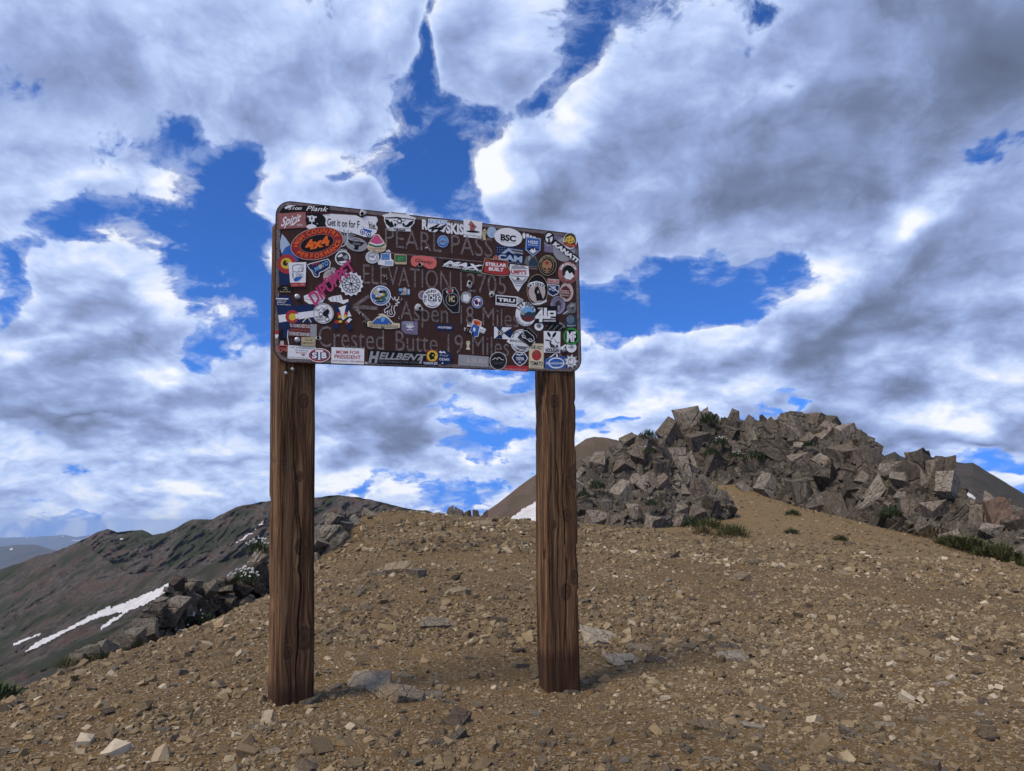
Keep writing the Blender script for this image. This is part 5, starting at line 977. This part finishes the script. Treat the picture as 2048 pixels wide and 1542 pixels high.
st(4, 1, 'white round print shop sticker with a black box', ('e', 'W', 1150, 227, 166, 170), ('a', 'K', 'THE PRINT SHOP', 1150, 235, 125, 128, 0, 208, -28, 46, 0.03), ('p', 'K', [(1080, 165), (1205, 160), (1222, 175), (1224, 285), (1100, 282), (1082, 268)]), ('q', 'W', 'CH', (1090, 178), (1200, 175), (1202, 262), (1092, 265), 0.05), ('t', 'g', 'TEXAS', 1157, 308, 16, 90, 0), ('t', 'g', 'USA', 1155, 332, 14, 40, 0), ('a', 'k', 'CUSTOM APPAREL', 1150, 227, 140, 144, 0, 232, 308, 20))
st(4, 1, 'black wolf head shaped sticker with two tan letters', ('p', 'G', [(1325, 90), (1400, 45), (1440, 95), (1490, 35), (1545, 45), (1585, 110), (1620, 200), (1622, 350), (1612, 475), (1490, 484), (1420, 410), (1350, 320), (1320, 200)]), ('p', 'K', [(1334, 98), (1400, 60), (1440, 110), (1490, 50), (1538, 58), (1575, 118), (1608, 204), (1610, 350), (1600, 465), (1494, 472), (1428, 402), (1360, 314), (1330, 200)]), ('p', 'm', [(1385, 90), (1410, 90), (1430, 150), (1390, 140)]), ('p', 'm', [(1490, 60), (1515, 80), (1500, 140), (1480, 120)]), ('e', 'r', 1447, 105, 26, 22), ('o', 'G', 1487, 250, 108, 112, 0, 10), ('q', 'T', 'HC', (1435, 190), (1535, 195), (1535, 288), (1435, 282), 0.05), ('l', 'G', [(1380, 360), (1500, 470)], 8))
st(4, 0, 'torn pale grey disc sticker below the elevation figures', ('p', 'G', [(1670, 130), (1720, 110), (1810, 140), (1822, 210), (1790, 300), (1740, 320), (1660, 290), (1630, 220)]), ('p', 'W', [(1680, 170), (1760, 160), (1800, 220), (1760, 290), (1680, 270)]))
st(6, 0, 'small round red, white and blue sticker', ('e', 'W', 205, 287, 92, 100), ('o', 'B', 205, 287, 86, 94, 0, 22), ('p', 'r', [(150, 250), (200, 235), (210, 290), (160, 310)]), ('p', 'R', [(225, 290), (265, 260), (262, 320), (230, 345)]), ('e', 'N', 190, 295, 30, 34))
st(4, 0, 'grey square sticker with a white leaf', ('p', 'V', [(625, 618), (905, 628), (900, 855), (690, 838), (622, 770)]), ('p', 'v', [(628, 620), (830, 632), (800, 690), (628, 680)]), *[('e', 'W', 768 + 40 * math.cos(R(a)), 735 - 40 * math.sin(R(a)), 44, 9, a, 14) for a in (20, 50, 90, 130, 160)], ('l', 'W', [(768, 735), (766, 778)], 6), ('e', 'W', 740, 765, 30, 7, 25, 12), ('e', 'W', 795, 765, 30, 7, -25, 12))
st(4, 0, 'navy strip sticker with white italic capitals', ('p', 'N', [(1210, 668), (1522, 686), (1516, 792), (1204, 770)]), ('q', 'W', 'HOOPTERD', (1250, 708), (1484, 720), (1478, 752), (1244, 738), 0.03, 0.25))
st(6, 0, 'winged sticker with an orange sunburst and blue body', ('p', 'W', [(15, 585), (110, 640), (135, 570), (200, 578), (278, 612), (265, 690), (352, 740), (310, 812), (238, 785), (222, 855), (130, 885), (100, 800), (65, 780), (110, 700), (30, 690), (40, 640)]), ('p', 'O', [(150, 582), (200, 588), (268, 618), (252, 684), (190, 668), (135, 640)]), *[('l', 'D', [(175, 665), (175 + 85 * math.cos(R(a)), 665 - 80 * math.sin(R(a)))], 7) for a in (35, 60, 85, 110)], ('p', 'B', [(135, 650), (240, 690), (222, 765), (215, 840), (135, 870), (112, 790), (80, 770)]), ('e', 'W', 152, 742, 20, 34), ('p', 'K', [(105, 800), (140, 795), (135, 865), (118, 850)]), ('l', 'g', [(35, 610), (110, 660)], 8), ('l', 'g', [(40, 650), (110, 685)], 8), ('l', 'g', [(240, 745), (330, 755)], 8), ('l', 'g', [(240, 775), (310, 795)], 8))
st(4, 0, 'tiny cream totem sticker before the last word Miles', ('p', 'C', [(1742, 958), (1792, 962), (1798, 1000), (1782, 1040), (1802, 1110), (1728, 1106), (1748, 1040), (1732, 1000)]), ('l', 'D', [(1752, 985), (1785, 988)], 7), ('l', 'D', [(1750, 1060), (1785, 1064)], 7))
st(4, 0, 'long black sticker with white gothic capitals', ('p', 'K', [(50, 1120), (110, 1112), (1035, 1150), (1060, 1180), (1010, 1378), (700, 1375), (210, 1350), (60, 1322)]), ('q', 'G', 'H', (92, 1150), (245, 1152), (205, 1325), (60, 1322), 0.06, 0.0), ('q', 'G', 'ELLBENT', (262, 1158), (1048, 1195), (980, 1290), (240, 1268), 0.035, 0.1), ('p', 'G', [(960, 1200), (1000, 1200), (965, 1350), (925, 1345)]), ('q', 'g', 'PERFORMANCE OFF ROAD', (235, 1290), (930, 1315), (925, 1348), (230, 1328)))
st(4, 1, 'red square sticker with a yellow disc', ('p', 'N', [(985, 1308), (1240, 1310), (1245, 1385), (1000, 1378)]), ('p', 'R', [(1052, 1112), (1242, 1118), (1238, 1312), (1048, 1302)]), ('e', 'Y', 1150, 1216, 95, 96), ('p', 'K', [(1090, 1200), (1130, 1150), (1180, 1160), (1205, 1200), (1180, 1240), (1195, 1275), (1150, 1270), (1120, 1290), (1100, 1240)]), ('e', 'Y', 1160, 1205, 16, 12), ('q', 'W', 'YUKDA JES', (995, 1320), (1238, 1326), (1238, 1362), (995, 1356), 0.02))
st(4, 1, 'navy badge sticker with white lettering and a small star', ('p', 'N', [(1250, 1128), (1340, 1108), (1425, 1138), (1495, 1212), (1465, 1352), (1320, 1370), (1242, 1312)]), ('p', 'W', [(1260, 1150), (1290, 1128), (1320, 1150), (1350, 1130), (1390, 1180), (1340, 1160), (1300, 1170)]), ('t', 'l', 'Trail', 1350, 1208, 34, 150, -3, 0, 0.3), ('t', 'W', 'OZARK', 1358, 1275, 40, 182, -3, 0.01), ('s', 'W', 1325, 1340, 18, 8, 5, 0))
st(0, 0, 'faded pale grey bumper sticker on the lower edge', ('p', 'G', [(917, 709), (977.5, 713.5), (976.5, 734), (916, 730.5)]), ('q', 'm', 'LSUU', (935, 716), (972, 719), (971.5, 727), (934.5, 724), 0.02))
# upper right
st(5, 0, 'pale blue round sticker left of the large white oval', ('e', 'l', 455, 382, 82, 96), ('l', 'L', [(400, 350), (510, 330)], 5), ('l', 'L', [(420, 390), (500, 385)], 5), ('e', 'L', 455, 420, 24, 14))
st(5, 0, 'yellow figure sticker beside the birdhouse sticker', ('p', 'T', [(300, 345), (345, 315), (372, 380), (345, 440), (360, 510), (310, 520), (295, 450), (285, 390)]), ('e', 'K', 315, 375, 8, 12), ('e', 'K', 342, 372, 8, 12), ('l', 'k', [(310, 410), (345, 408)], 7))
st(5, 1, 'large white oval sticker with three bold black capitals', ('e', 'W', 735, 467, 240, 156, -9), ('q', 'K', 'BSC', (605, 418), (868, 448), (866, 540), (603, 516), 0.05), ('q', 'k', 'Black Sheep Cruisers', (607, 532), (868, 558), (868, 574), (607, 548)))
st(5, 0, 'three white finger shaped scraps above the blue shield', ('e', 'W', 1005, 440, 26, 50), ('p', 'W', [(1045, 405), (1085, 410), (1095, 460), (1042, 455)]), ('p', 'W', [(1105, 430), (1140, 440), (1150, 468), (1105, 462)]), ('p', 'W', [(1160, 450), (1205, 462), (1212, 478), (1160, 472)]))
st(5, 1, 'blue shield sticker with white lettering above snowy peaks', ('p', 'l', [(1040, 455), (1290, 488), (1282, 690), (1160, 795), (1028, 680)]), ('p', 'B', [(1052, 472), (1276, 500), (1270, 684), (1160, 776), (1042, 672)]), ('q', 'W', 'HESS', (1078, 520), (1242, 535), (1240, 584), (1076, 566), 0.02), ('q', 'W', 'SKI SQUAD', (1075, 585), (1245, 600), (1244, 616), (1074, 602), 0.01), ('p', 'N', [(1050, 665), (1110, 640), (1170, 620), (1230, 665), (1265, 680), (1160, 768)]), ('p', 'W', [(1095, 700), (1140, 660), (1165, 690), (1185, 640), (1200, 700), (1235, 690), (1160, 750)]))
st(5, 0, 'navy flag sticker with stars, stripes and pale blue capitals', ('p', 'N', [(530, 600), (985, 652), (996, 928), (528, 872)]), *[('e', 'G', x, y, 8, 8, 0, 6) for y in (640, 680, 720) for x in (550, 590, 630, 670)], ('p', 'G', [(720, 650), (985, 690), (985, 712), (740, 675)]), ('p', 'G', [(790, 700), (988, 735), (988, 760), (830, 735)]), ('p', 'l', [(620, 740), (740, 650), (860, 765), (780, 730), (740, 700), (680, 745)]), ('q', 'l', 'CAM', (562, 762), (975, 800), (970, 892), (555, 842), 0.05), ('q', 'G', 'OVERLAND MOBILITY', (690, 885), (975, 905), (975, 922), (690, 902)))
st(5, 2, 'red crest shaped sticker with two lines of white capitals', ('p', 'T', [(335, 815), (470, 845), (480, 800), (525, 775), (575, 800), (590, 850), (735, 865), (725, 960), (785, 1060), (755, 1125), (560, 1125), (400, 1105), (265, 1080), (300, 960)]), ('p', 'D', [(343, 822), (480, 855), (600, 858), (728, 872), (716, 965), (772, 1060), (748, 1118), (560, 1118), (400, 1098), (275, 1072), (308, 965)]), ('p', 'r', [(352, 835), (450, 878), (600, 890), (720, 882), (700, 975), (752, 1062), (722, 1108), (560, 1108), (318, 1060), (330, 960)]), ('e', 'r', 525, 822, 44, 38), ('t', 'm', 'S', 525, 825, 34, 34, 0, 0.02), ('q', 'W', 'STELLAR', (345, 897), (706, 925), (704, 978), (343, 950), 0.045), ('q', 'W', 'BUILT', (402, 978), (656, 1000), (654, 1052), (400, 1030), 0.045))
st(5, 1, 'white pointed badge sticker with red lettering', ('p', 'W', [(765, 925), (1080, 960), (1092, 1120), (1040, 1210), (990, 1260), (905, 1400), (850, 1330), (810, 1240), (738, 1120)]), ('p', 'G', [(790, 960), (880, 930), (920, 960), (980, 940), (1070, 1010), (790, 1010)]), ('q', 'r', "UMPY'S", (785, 1022), (1046, 1035), (1044, 1102), (785, 1088), 0.04), ('l', 'k', [(775, 1125), (1075, 1145)], 9), ('p', 'G', [(770, 1135), (850, 1200), (890, 1160), (930, 1165), (960, 1210), (1060, 1150), (1000, 1240), (820, 1230)]), ('p', 'k', [(878, 1150), (918, 1152), (918, 1195), (878, 1193)]), ('l', 'G', [(830, 1250), (980, 1255)], 14), ('l', 'G', [(850, 1290), (960, 1295)], 12), ('q', 'k', 'overland', (810, 1098), (985, 1104), (985, 1118), (810, 1112)))
st(5, 0, 'dark silver mountain scrap under the blue shield', ('p', 'g', [(1040, 800), (1100, 778), (1195, 780), (1245, 900), (1242, 972), (1100, 972), (1008, 912)]), ('p', 'd', [(1100, 850), (1180, 800), (1240, 905), (1230, 960), (1080, 950)]), ('p', 'G', [(1075, 790), (1110, 790), (1115, 850), (1080, 870)]), ('q', 'm', 'COLORADO', (1085, 985), (1232, 992), (1232, 1015), (1085, 1008)))
st(5, 1, 'round black sticker with a copper skull and red star', ('e', 'K', 1405, 945, 168, 192), ('o', 'T', 1405, 945, 152, 174, 0, 6), ('o', 'T', 1400, 948, 112, 132, 0, 5), ('p', 'c', [(1310, 940), (1330, 880), (1395, 840), (1460, 880), (1485, 945), (1462, 1010), (1420, 1050), (1395, 1082), (1370, 1050), (1325, 1010)]), ('s', 'R', 1397, 905, 50, 20, 5, 0), ('p', 'K', [(1335, 985), (1385, 1005), (1378, 1028), (1345, 1015)]), ('p', 'K', [(1450, 985), (1405, 1005), (1412, 1028), (1445, 1015)]), ('p', 'K', [(1395, 1020), (1408, 1048), (1384, 1048)]), ('a', 'T', 'RUN TO THE HILLS', 1405, 945, 132, 152, 0, 160, 20, 24))
st(5, 0, 'grey square and disc sticker behind the slanting bar', ('p', 'V', [(1350, 425), (1560, 435), (1720, 470), (1500, 735), (1350, 712)]), ('e', 'G', 1690, 680, 190, 200), ('p', 'G', [(1340, 560), (1400, 625), (1470, 620), (1430, 560)]))
st(5, 1, 'slanting black bar sticker with white lettering and a round emblem', ('e', 'K', 1432, 478, 84, 108), ('e', 'W', 1432, 478, 62, 84), ('p', 'K', [(1370, 470), (1440, 450), (1500, 400), (1512, 440), (1440, 480), (1450, 560), (1410, 560), (1420, 490)]), ('p', 'K', [(1462, 560), (1535, 498), (1962, 826), (1888, 912)]), ('q', 'W', 'KANATI', (1538, 545), (1940, 845), (1898, 895), (1492, 592), 0.06), ('q', 'G', 'TIRES & WHEELS', (1560, 690), (1880, 895), (1872, 905), (1550, 702)))
st(5, 2, 'round pizza sticker with a red banner in the top right corner', ('e', 'W', 1790, 530, 118, 142), ('e', 'k', 1790, 520, 102, 118), ('p', 'Y', [(1690, 545), (1720, 470), (1790, 435), (1850, 470), (1880, 550), (1790, 580)]), *[('e', 'n', x, y, 17, 16, 0, 10) for x, y in ((1750, 500), (1800, 485), (1795, 540), (1845, 535), (1735, 548))], ('p', 'r', [(1655, 545), (1790, 590), (1912, 585), (1890, 625), (1790, 650), (1690, 600)]), ('q', 'Y', 'PIZZA', (1730, 590), (1870, 605), (1870, 625), (1730, 608)), ('a', 'k', 'HIGH RISE', 1790, 530, 104, 128, 0, 150, 35, 24))
st(5, 0, 'dusty red round sticker with white snowy peaks', ('e', 'n', 1757, 1072, 172, 192), ('e', 'K', 1765, 1072, 108, 126), ('p', 'W', [(1680, 1130), (1725, 1045), (1745, 1030), (1780, 1090), (1820, 1065), (1862, 1130), (1800, 1190), (1720, 1180)]), ('e', 'k', 1688, 1085, 24, 40), ('a', 'W', 'RMR4X4.COM', 1757, 1078, 138, 160, 0, 158, 22, 42, 0.03), ('a', 'M', 'ROCKY MOUNTAIN', 1757, 1072, 140, 160, 0, 215, 325, 26))
st(5, 0, 'small white sticker with red lettering above the navy shield', ('p', 'm', [(1408, 1172), (1608, 1185), (1604, 1262), (1408, 1248)]), ('q', 'r', 'HEA-LIG', (1420, 1190), (1598, 1200), (1596, 1248), (1418, 1236), 0.03))
st(5, 0, 'navy shield sticker with a white star and bottle', ('p', 'W', [(1405, 1262), (1610, 1282), (1604, 1402), (1572, 1440), (1500, 1475), (1432, 1440), (1405, 1392)]), ('p', 'N', [(1416, 1274), (1600, 1292), (1595, 1398), (1565, 1430), (1500, 1462), (1440, 1430), (1416, 1388)]), ('s', 'W', 1445, 1352, 24, 10, 5, 0), ('l', 'W', [(1440, 1290), (1520, 1350), (1590, 1395)], 14), ('o', 'W', 1510, 1350, 34, 34, 0, 9), ('p', 'l', [(1490, 1290), (1550, 1310), (1530, 1350), (1500, 1340)]))
st(0, 0, 'tall black oval sticker with a pink panel and dark figure', ('e', 'T', 1074.8, 580, 21.2, 31.2), ('e', 'K', 1074.8, 580, 20.4, 30.4), ('e', 'm', 1073.5, 584, 16.8, 21), ('p', 'W', [(1054, 572), (1060, 565), (1072, 562), (1085, 565), (1090, 572), (1087, 577), (1074, 569), (1060, 576)]), ('a', 'K', 'DRY DOCK', 1072.5, 588, 20.5, 20.5, 0, 142, 40, 5, 0.04), ('p', 'K', [(1070, 575), (1076, 572), (1079, 580), (1083, 590), (1086, 600), (1073, 602), (1071, 590), (1068, 584)]), ('e', 'G', 1076, 584, 2.2, 3.4), ('p', 'W', [(1064, 606), (1078, 605), (1093, 599), (1093, 604), (1080, 609), (1066, 610)]), ('q', 'k', 'BREWING CO', (1066, 606.5), (1092, 601), (1092, 603.6), (1066, 609)))
st(6, 0, 'cream oval sticker with maroon brewing lettering', ('e', 'm', 1690, 120, 115, 158), ('p', 'M', [(1580, 110), (1620, 40), (1680, 10), (1740, 60), (1765, 140), (1740, 210), (1690, 240), (1600, 190)]), ('q', 'm', 'ODELL', (1594, 85), (1745, 95), (1742, 145), (1592, 138), 0.03), ('q', 'm', 'BREWING', (1605, 158), (1738, 168), (1735, 192), (1605, 182), 0.02))
# lower right
st(6, 0, 'white framed black strip with three wide white capitals', ('p', 'W', [(510, 163), (868, 195), (866, 367), (506, 330)]), ('p', 'K', [(524, 182), (856, 212), (854, 322), (522, 292)]), ('q', 'W', 'TRU', (545, 215), (832, 242), (830, 292), (543, 266), 0.05), ('q', 'k', 'AUTOMOTIVE', (525, 306), (850, 336), (850, 352), (525, 322), 0.01))
st(6, 0, 'zebra striped white scrap near the framed black strip', ('p', 'W', [(868, 195), (968, 240), (960, 290), (910, 300), (868, 330)]), *[('l', 'g', [(870, 215 + 24 * i), (955, 245 + 14 * i)], 9) for i in range(4)])
st(6, 1, 'round white jeep sticker with a blue and red landscape', ('e', 'W', 1010, 485, 172, 202), ('e', 'L', 1045, 490, 128, 130), ('p', 'd', [(918, 480), (960, 455), (1010, 470), (1060, 440), (1110, 460), (1165, 450), (1170, 520), (1120, 540), (1000, 560), (925, 540)]), ('p', 'M', [(930, 535), (1040, 520), (1168, 530), (1150, 580), (1080, 615), (1000, 610), (950, 580)]), ('p', 'G', [(930, 440), (990, 435), (990, 500), (935, 500)]), ('a', 'K', "JJ'S JEEPS", 1010, 485, 148, 178, 0, 160, 25, 56, 0.03), ('a', 'g', 'ADVENTURE TOURS', 1010, 485, 152, 182, 0, 195, 300, 24))
st(6, 2, 'black square sticker with a large white numeral and letters', ('p', 'K', [(1172, 348), (1528, 352), (1522, 645), (1158, 636)]), ('q', 'W', '4', (1165, 432), (1310, 432), (1300, 602), (1165, 602), 0.07), ('p', 'W', [(1312, 382), (1360, 382), (1360, 522), (1422, 522), (1420, 566), (1305, 566)]), ('p', 'W', [(1375, 430), (1512, 432), (1508, 526), (1375, 524)]), ('p', 'K', [(1412, 462), (1474, 463), (1472, 492), (1412, 491)]), ('t', 'W', 'CAMP', 1252, 392, 26, 90, -3, 0.02), ('t', 'W', 'BAJA', 1470, 562, 22, 76, -1, 0.02), ('t', 'W', 'EXPEDITIONS', 1408, 600, 24, 200, -1, 0.03))
st(6, 0, 'lavender round sticker with a dark centre figure', ('e', 'v', 1545, 335, 122, 152), ('e', 'V', 1545, 335, 88, 112), ('p', 'k', [(1500, 300), (1560, 250), (1600, 310), (1580, 420), (1540, 450), (1510, 380)]), ('p', 'v', [(1540, 350), (1580, 340), (1570, 430), (1545, 430)]), ('a', 'K', 'TEN BARREL', 1545, 335, 104, 130, 0, 165, 15, 26))
st(6, 0, 'grey moth shaped sticker near the right edge', ('p', 'g', [(1690, 360), (1760, 290), (1850, 300), (1850, 400), (1830, 470), (1740, 470), (1690, 490), (1620, 500), (1640, 460), (1700, 420)]), ('p', 'G', [(1720, 350), (1790, 310), (1830, 340), (1770, 370)]), ('l', 'W', [(1640, 480), (1720, 430)], 9), ('p', 'k', [(1760, 380), (1810, 370), (1800, 430)]))
st(6, 0, 'dark blue round sticker with pale rose outline', ('e', 'd', 1770, 605, 108, 108), ('o', 'l', 1755, 575, 56, 66, 0, 6), ('o', 'l', 1755, 575, 34, 40, 0, 6), ('o', 'l', 1755, 575, 14, 16, 0, 5), ('q', 'l', 'Reisner', (1698, 660), (1845, 655), (1845, 690), (1698, 696), 0.01, 0.3))
st(6, 0, 'black half disc sticker speckled with white', ('p', 'K', [(1345, 765), (1370, 680), (1430, 610), (1530, 585), (1610, 610), (1665, 700), (1670, 760)]), *[('e', 'G', 1360 + (i * 61) % 290, 660 + (i * 37) % 100 + abs(150 - (i * 61) % 290) * 0.12, 9, 6, i * 40, 7) for i in range(26)], ('a', 'G', 'SMOKE', 1540, 760, 120, 130, 0, 80, 20, 34))
st(6, 1, 'black disc sticker with a bright green rim', ('e', 'f', 1770, 857, 134, 144), ('e', 'K', 1770, 857, 104, 114), ('l', 'k', [(1690, 745), (1720, 770)], 16), ('q', 'W', 'M', (1694, 785), (1790, 790), (1788, 942), (1692, 940), 0.05), ('q', 'W', 'F', (1795, 785), (1842, 787), (1845, 942), (1795, 942), 0.05))
st(6, 1, 'white rectangular sticker with a black rabbit eared rider', ('p', 'W', [(1308, 768), (1588, 775), (1582, 1138), (1312, 1126)]), ('e', 'K', 1395, 825, 22, 48, 28, 20), ('e', 'K', 1485, 830, 22, 52, -35, 20), ('l', 'k', [(1420, 870), (1440, 900), (1470, 870)], 9), ('p', 'k', [(1325, 905), (1400, 915), (1430, 940), (1345, 930)]), ('p', 'k', [(1400, 960), (1440, 900), (1430, 970), (1470, 1000), (1545, 1000), (1550, 1040), (1480, 1048), (1420, 1040)]), ('l', 'k', [(1490, 910), (1520, 960), (1570, 965)], 10), ('e', 'W', 1500, 1015, 14, 14), ('q', 'K', 'HOOLIGAN', (1340, 1055), (1566, 1058), (1565, 1124), (1338, 1118), 0.035))
st(6, 0, 'white and navy city flag sticker with a black disc', ('p', 'W', [(484, 697), (782, 710), (776, 912), (482, 890)]), ('p', 'N', [(515, 699), (622, 703), (590, 775), (570, 770)]), ('p', 'N', [(500, 890), (570, 820), (610, 830), (625, 898)]), ('p', 'N', [(635, 800), (782, 712), (776, 910)]), ('e', 'K', 592, 797, 48, 50), ('o', 'W', 592, 797, 34, 36, 0, 7), ('e', 'W', 592, 797, 12, 13))
st(6, 1, 'round white brewing company sticker behind a black square', ('e', 'W', 935, 938, 182, 198), ('o', 'd', 935, 938, 166, 182, 0, 9), ('p', 'g', [(830, 1010), (1060, 1030), (1000, 1080), (900, 1070)]), ('o', 'g', 850, 840, 60, 60, 0, 9), ('p', 'W', [(690, 945), (735, 885), (880, 880), (1160, 930), (1165, 970), (1000, 1000), (740, 980)]), ('q', 'k', 'BREWING', (745, 905), (1090, 940), (1090, 985), (745, 945), 0.02), ('a', 'k', 'COMPANY', 935, 938, 148, 162, 0, 215, 300, 30))
st(6, 2, 'tilted black square sticker with a white line car', ('p', 'K', [(868, 880), (1010, 698), (1218, 862), (1080, 1032)]), ('l', 'W', [(940, 850), (960, 770), (1020, 760), (1140, 860), (1150, 920), (1100, 950), (940, 850)], 7), ('l', 'G', [(1030, 730), (1060, 715), (1195, 850), (1190, 890)], 6), ('o', 'W', 975, 862, 30, 26, -30, 8), ('o', 'W', 1082, 922, 34, 28, -30, 9), ('l', 'W', [(960, 770), (980, 830)], 6), ('q', 'G', 'Land Cruiser', (905, 865), (1060, 1005), (1050, 1015), (897, 877)))
st(6, 0, 'small white oval sticker below the black square', ('e', 'W', 1230, 690, 74, 72), ('p', 'g', [(1180, 680), (1230, 650), (1280, 680), (1240, 720)]), ('l', 'k', [(1200, 700), (1260, 720)], 8))
st(6, 0, 'dark pointed badge sticker with white capitals under mountains', ('p', 'W', [(778, 1215), (815, 1150), (860, 1110), (960, 1110), (1010, 1150), (1052, 1220), (1000, 1300), (912, 1358), (830, 1300)]), ('p', 'N', [(792, 1215), (825, 1158), (868, 1122), (955, 1122), (1000, 1160), (1036, 1222), (990, 1290), (912, 1342), (840, 1290)]), ('p', 'W', [(840, 1170), (880, 1140), (905, 1165), (950, 1135), (985, 1170), (950, 1160), (905, 1180), (880, 1165)]), ('t', 'W', 'YOTA', 915, 1228, 46, 140, -2, 0.04), ('t', 'G', 'OVERLAND', 912, 1262, 14, 100, -2), ('e', 'G', 912, 1290, 26, 18))
st(6, 1, 'tan sticker with a big red tomato', ('p', 'T', [(1063, 968), (1318, 980), (1306, 1402), (1058, 1386)]), ('p', 'C', [(1076, 985), (1302, 996), (1292, 1385), (1072, 1370)]), ('e', 'r', 1190, 1172, 80, 88), ('s', 'E', 1185, 1135, 36, 10, 5, 10), ('q', 'D', 'THE HOT', (1090, 1005), (1292, 1018), (1290, 1078), (1088, 1066), 0.02), ('q', 'D', 'TOMATO', (1082, 1272), (1292, 1282), (1290, 1345), (1080, 1334), 0.03), ('q', 'D', 'PIZZERIA', (1095, 1355), (1280, 1366), (1280, 1376), (1095, 1366)))
st(6, 0, 'blue sticker with a white ring and script on the lower edge', ('p', 'B', [(1320, 1290), (1345, 1230), (1400, 1198), (1665, 1190), (1690, 1280), (1680, 1385), (1400, 1408), (1340, 1370)]), ('o', 'W', 1520, 1300, 135, 92, 0, 20), ('q', 'W', 'Revolutional', (1345, 1285), (1640, 1275), (1640, 1320), (1345, 1325), 0.01, 0.3), ('q', 'W', 'BREWING', (1450, 1365), (1590, 1360), (1590, 1380), (1450, 1385), 0.02))
st(6, 1, 'grey jagged star sticker in the lower right corner', ('s', 'G', 1765, 1275, 132, 88, 9, 8), ('s', 'W', 1765, 1275, 100, 70, 9, 8), ('o', 'g', 1765, 1270, 50, 54, 0, 9), ('l', 'k', [(1715, 1320), (1800, 1340)], 9), ('e', 'g', 1750, 1250, 16, 12))
st(6, 1, 'black round sticker with a thin white mountain line', ('e', 'W', 550, 1267, 142, 150), ('e', 'K', 550, 1267, 134, 142), ('o', 'g', 550, 1267, 116, 123, 0, 3), ('l', 'W', [(455, 1250), (500, 1215), (530, 1235), (560, 1205), (610, 1245), (645, 1250)], 9), ('p', 'G', [(515, 1225), (535, 1212), (550, 1250), (525, 1250)]), ('l', 'g', [(455, 1285), (645, 1290)], 6), ('t', 'g', 'SUMMIT CREW', 550, 1315, 18, 150, -2))
st(6, 0, 'red strip sticker with pale capitals on the lower edge', ('p', 'r', [(640, 1338), (1052, 1350), (1052, 1450), (600, 1418), (660, 1380)]), ('q', 'm', 'ON SOLAR CIRCUIT', (650, 1385), (1028, 1402), (1028, 1432), (650, 1412)))
st(6, 0, 'small white round sticker under the green rimmed disc', ('e', 'W', 1770, 1040, 86, 86), ('l', 'g', [(1710, 1030), (1780, 1060), (1820, 1040)], 10), ('e', 'g', 1775, 1030, 24, 14))
st(6, 0, 'white paper strips crossing under the rabbit sticker', ('p', 'W', [(1585, 1040), (1680, 985), (1690, 1010), (1585, 1085)]), ('p', 'W', [(1400, 1205), (1490, 1140), (1520, 1140), (1430, 1205)]), ('p', 'W', [(1515, 1145), (1535, 1145), (1550, 1200), (1520, 1200)]))
# fixings and bullet holes
def bolt(px, py, r, y0):
    u, v = board(px, py); bm = bmesh.new(); bmesh.ops.create_uvsphere(bm, u_segments=16, v_segments=8, radius=r)
    for q in bm.verts: q.co = Vector((q.co.x, q.co.z * 0.45 if q.co.z < 0 else q.co.z * 0.1, q.co.y)); 
    me = bpy.data.meshes.new('bolt'); bm.to_mesh(me); bm.free(); o = link('bolt', me, M_ZINC, sign); o.location = (u, y0, v + LEG)
    return o
for q in ((594.5, 593.8), (594.5, 680), (1127, 700)): bolt(q[0], q[1], 0.0155, -0.004)
for q in ((572, 746), (585, 738)): bolt(q[0], q[1], 0.009, 0.004)
m_, g_, b_ = material('torn_bare_metal', 0.5, 0.4); b_.inputs['Metallic'].default_value = 0.2
g_.put(b_.inputs['Base Color'], g_.ramp(g_.noise(g_.coord('Object'), 90.0, 4.0, 0.7), [(0.35, (0.22, 0.21, 0.20)), (0.65, (0.70, 0.70, 0.69))])); M_BARE = m_
m_, g_, b_ = material('hole_black', 1.0, 0.0); b_.inputs['Base Color'].default_value = (0.004, 0.004, 0.004, 1); M_HOLE = m_
for i, (px, py, r, sp) in enumerate([(724, 428, 3.6, 2.6), (770.5, 556, 3.0, 1.5), (839, 530, 4.0, 1.6), (800, 596.5, 2.8, 1.9), (800, 635.5, 2.8, 1.3), (840, 617, 3.2, 3.4), (983, 591, 3.4, 2.8), (721.5, 629, 2.8, 1.7), (728, 645, 2.8, 1.3), (636, 676, 3.0, 2.2), (939, 567, 4.0, 2.6), (932.5, 659, 2.8, 2.2), (733, 729, 1.6, 2.4), (852, 497, 1.6, 2.2), (1120, 711, 2.0, 1.6)]):
    rg = random.Random(900 + i); n = 18; u, v = board(px, py); k = 0.0030; V, F = [], []
    for j in range(n):                                    # hole, raised lip, ragged bare rim
        a = j / n * 2 * math.pi; c, s = math.cos(a), math.sin(a); rag = sp * (0.55 + 0.25 * math.sin(a + i) + 0.18 * math.sin(2 * a + 3 * i) + rg.uniform(-.12, .22))
        for q, h in ((r * 0.62, 0.001), (r * 0.95, -0.0065 - rg.random() * 0.003), (r * rag if rag > 1 else r, -0.0052)): V.append((c * q * k, h, s * q * k))
    for j in range(n):
        for t in (0, 1): F.append((j * 3 + t, ((j + 1) % n) * 3 + t, ((j + 1) % n) * 3 + t + 1, j * 3 + t + 1))
    o = link('bullet_hole', mesh_np('bullet_hole', np.array(V), np.array(F)), M_BARE, BOARD); o.location = (u, 0, v + LEG)
    d = link('hole', mesh_np('hole', np.array([(math.cos(j / n * 6.2832) * r * 0.66 * k, -0.0056, math.sin(j / n * 6.2832) * r * 0.66 * k) for j in range(n)] + [(0, -0.0054, 0)]), np.array([(j, (j + 1) % n, n) for j in range(n)])), M_HOLE, BOARD); d.location = (u, 0, v + LEG)
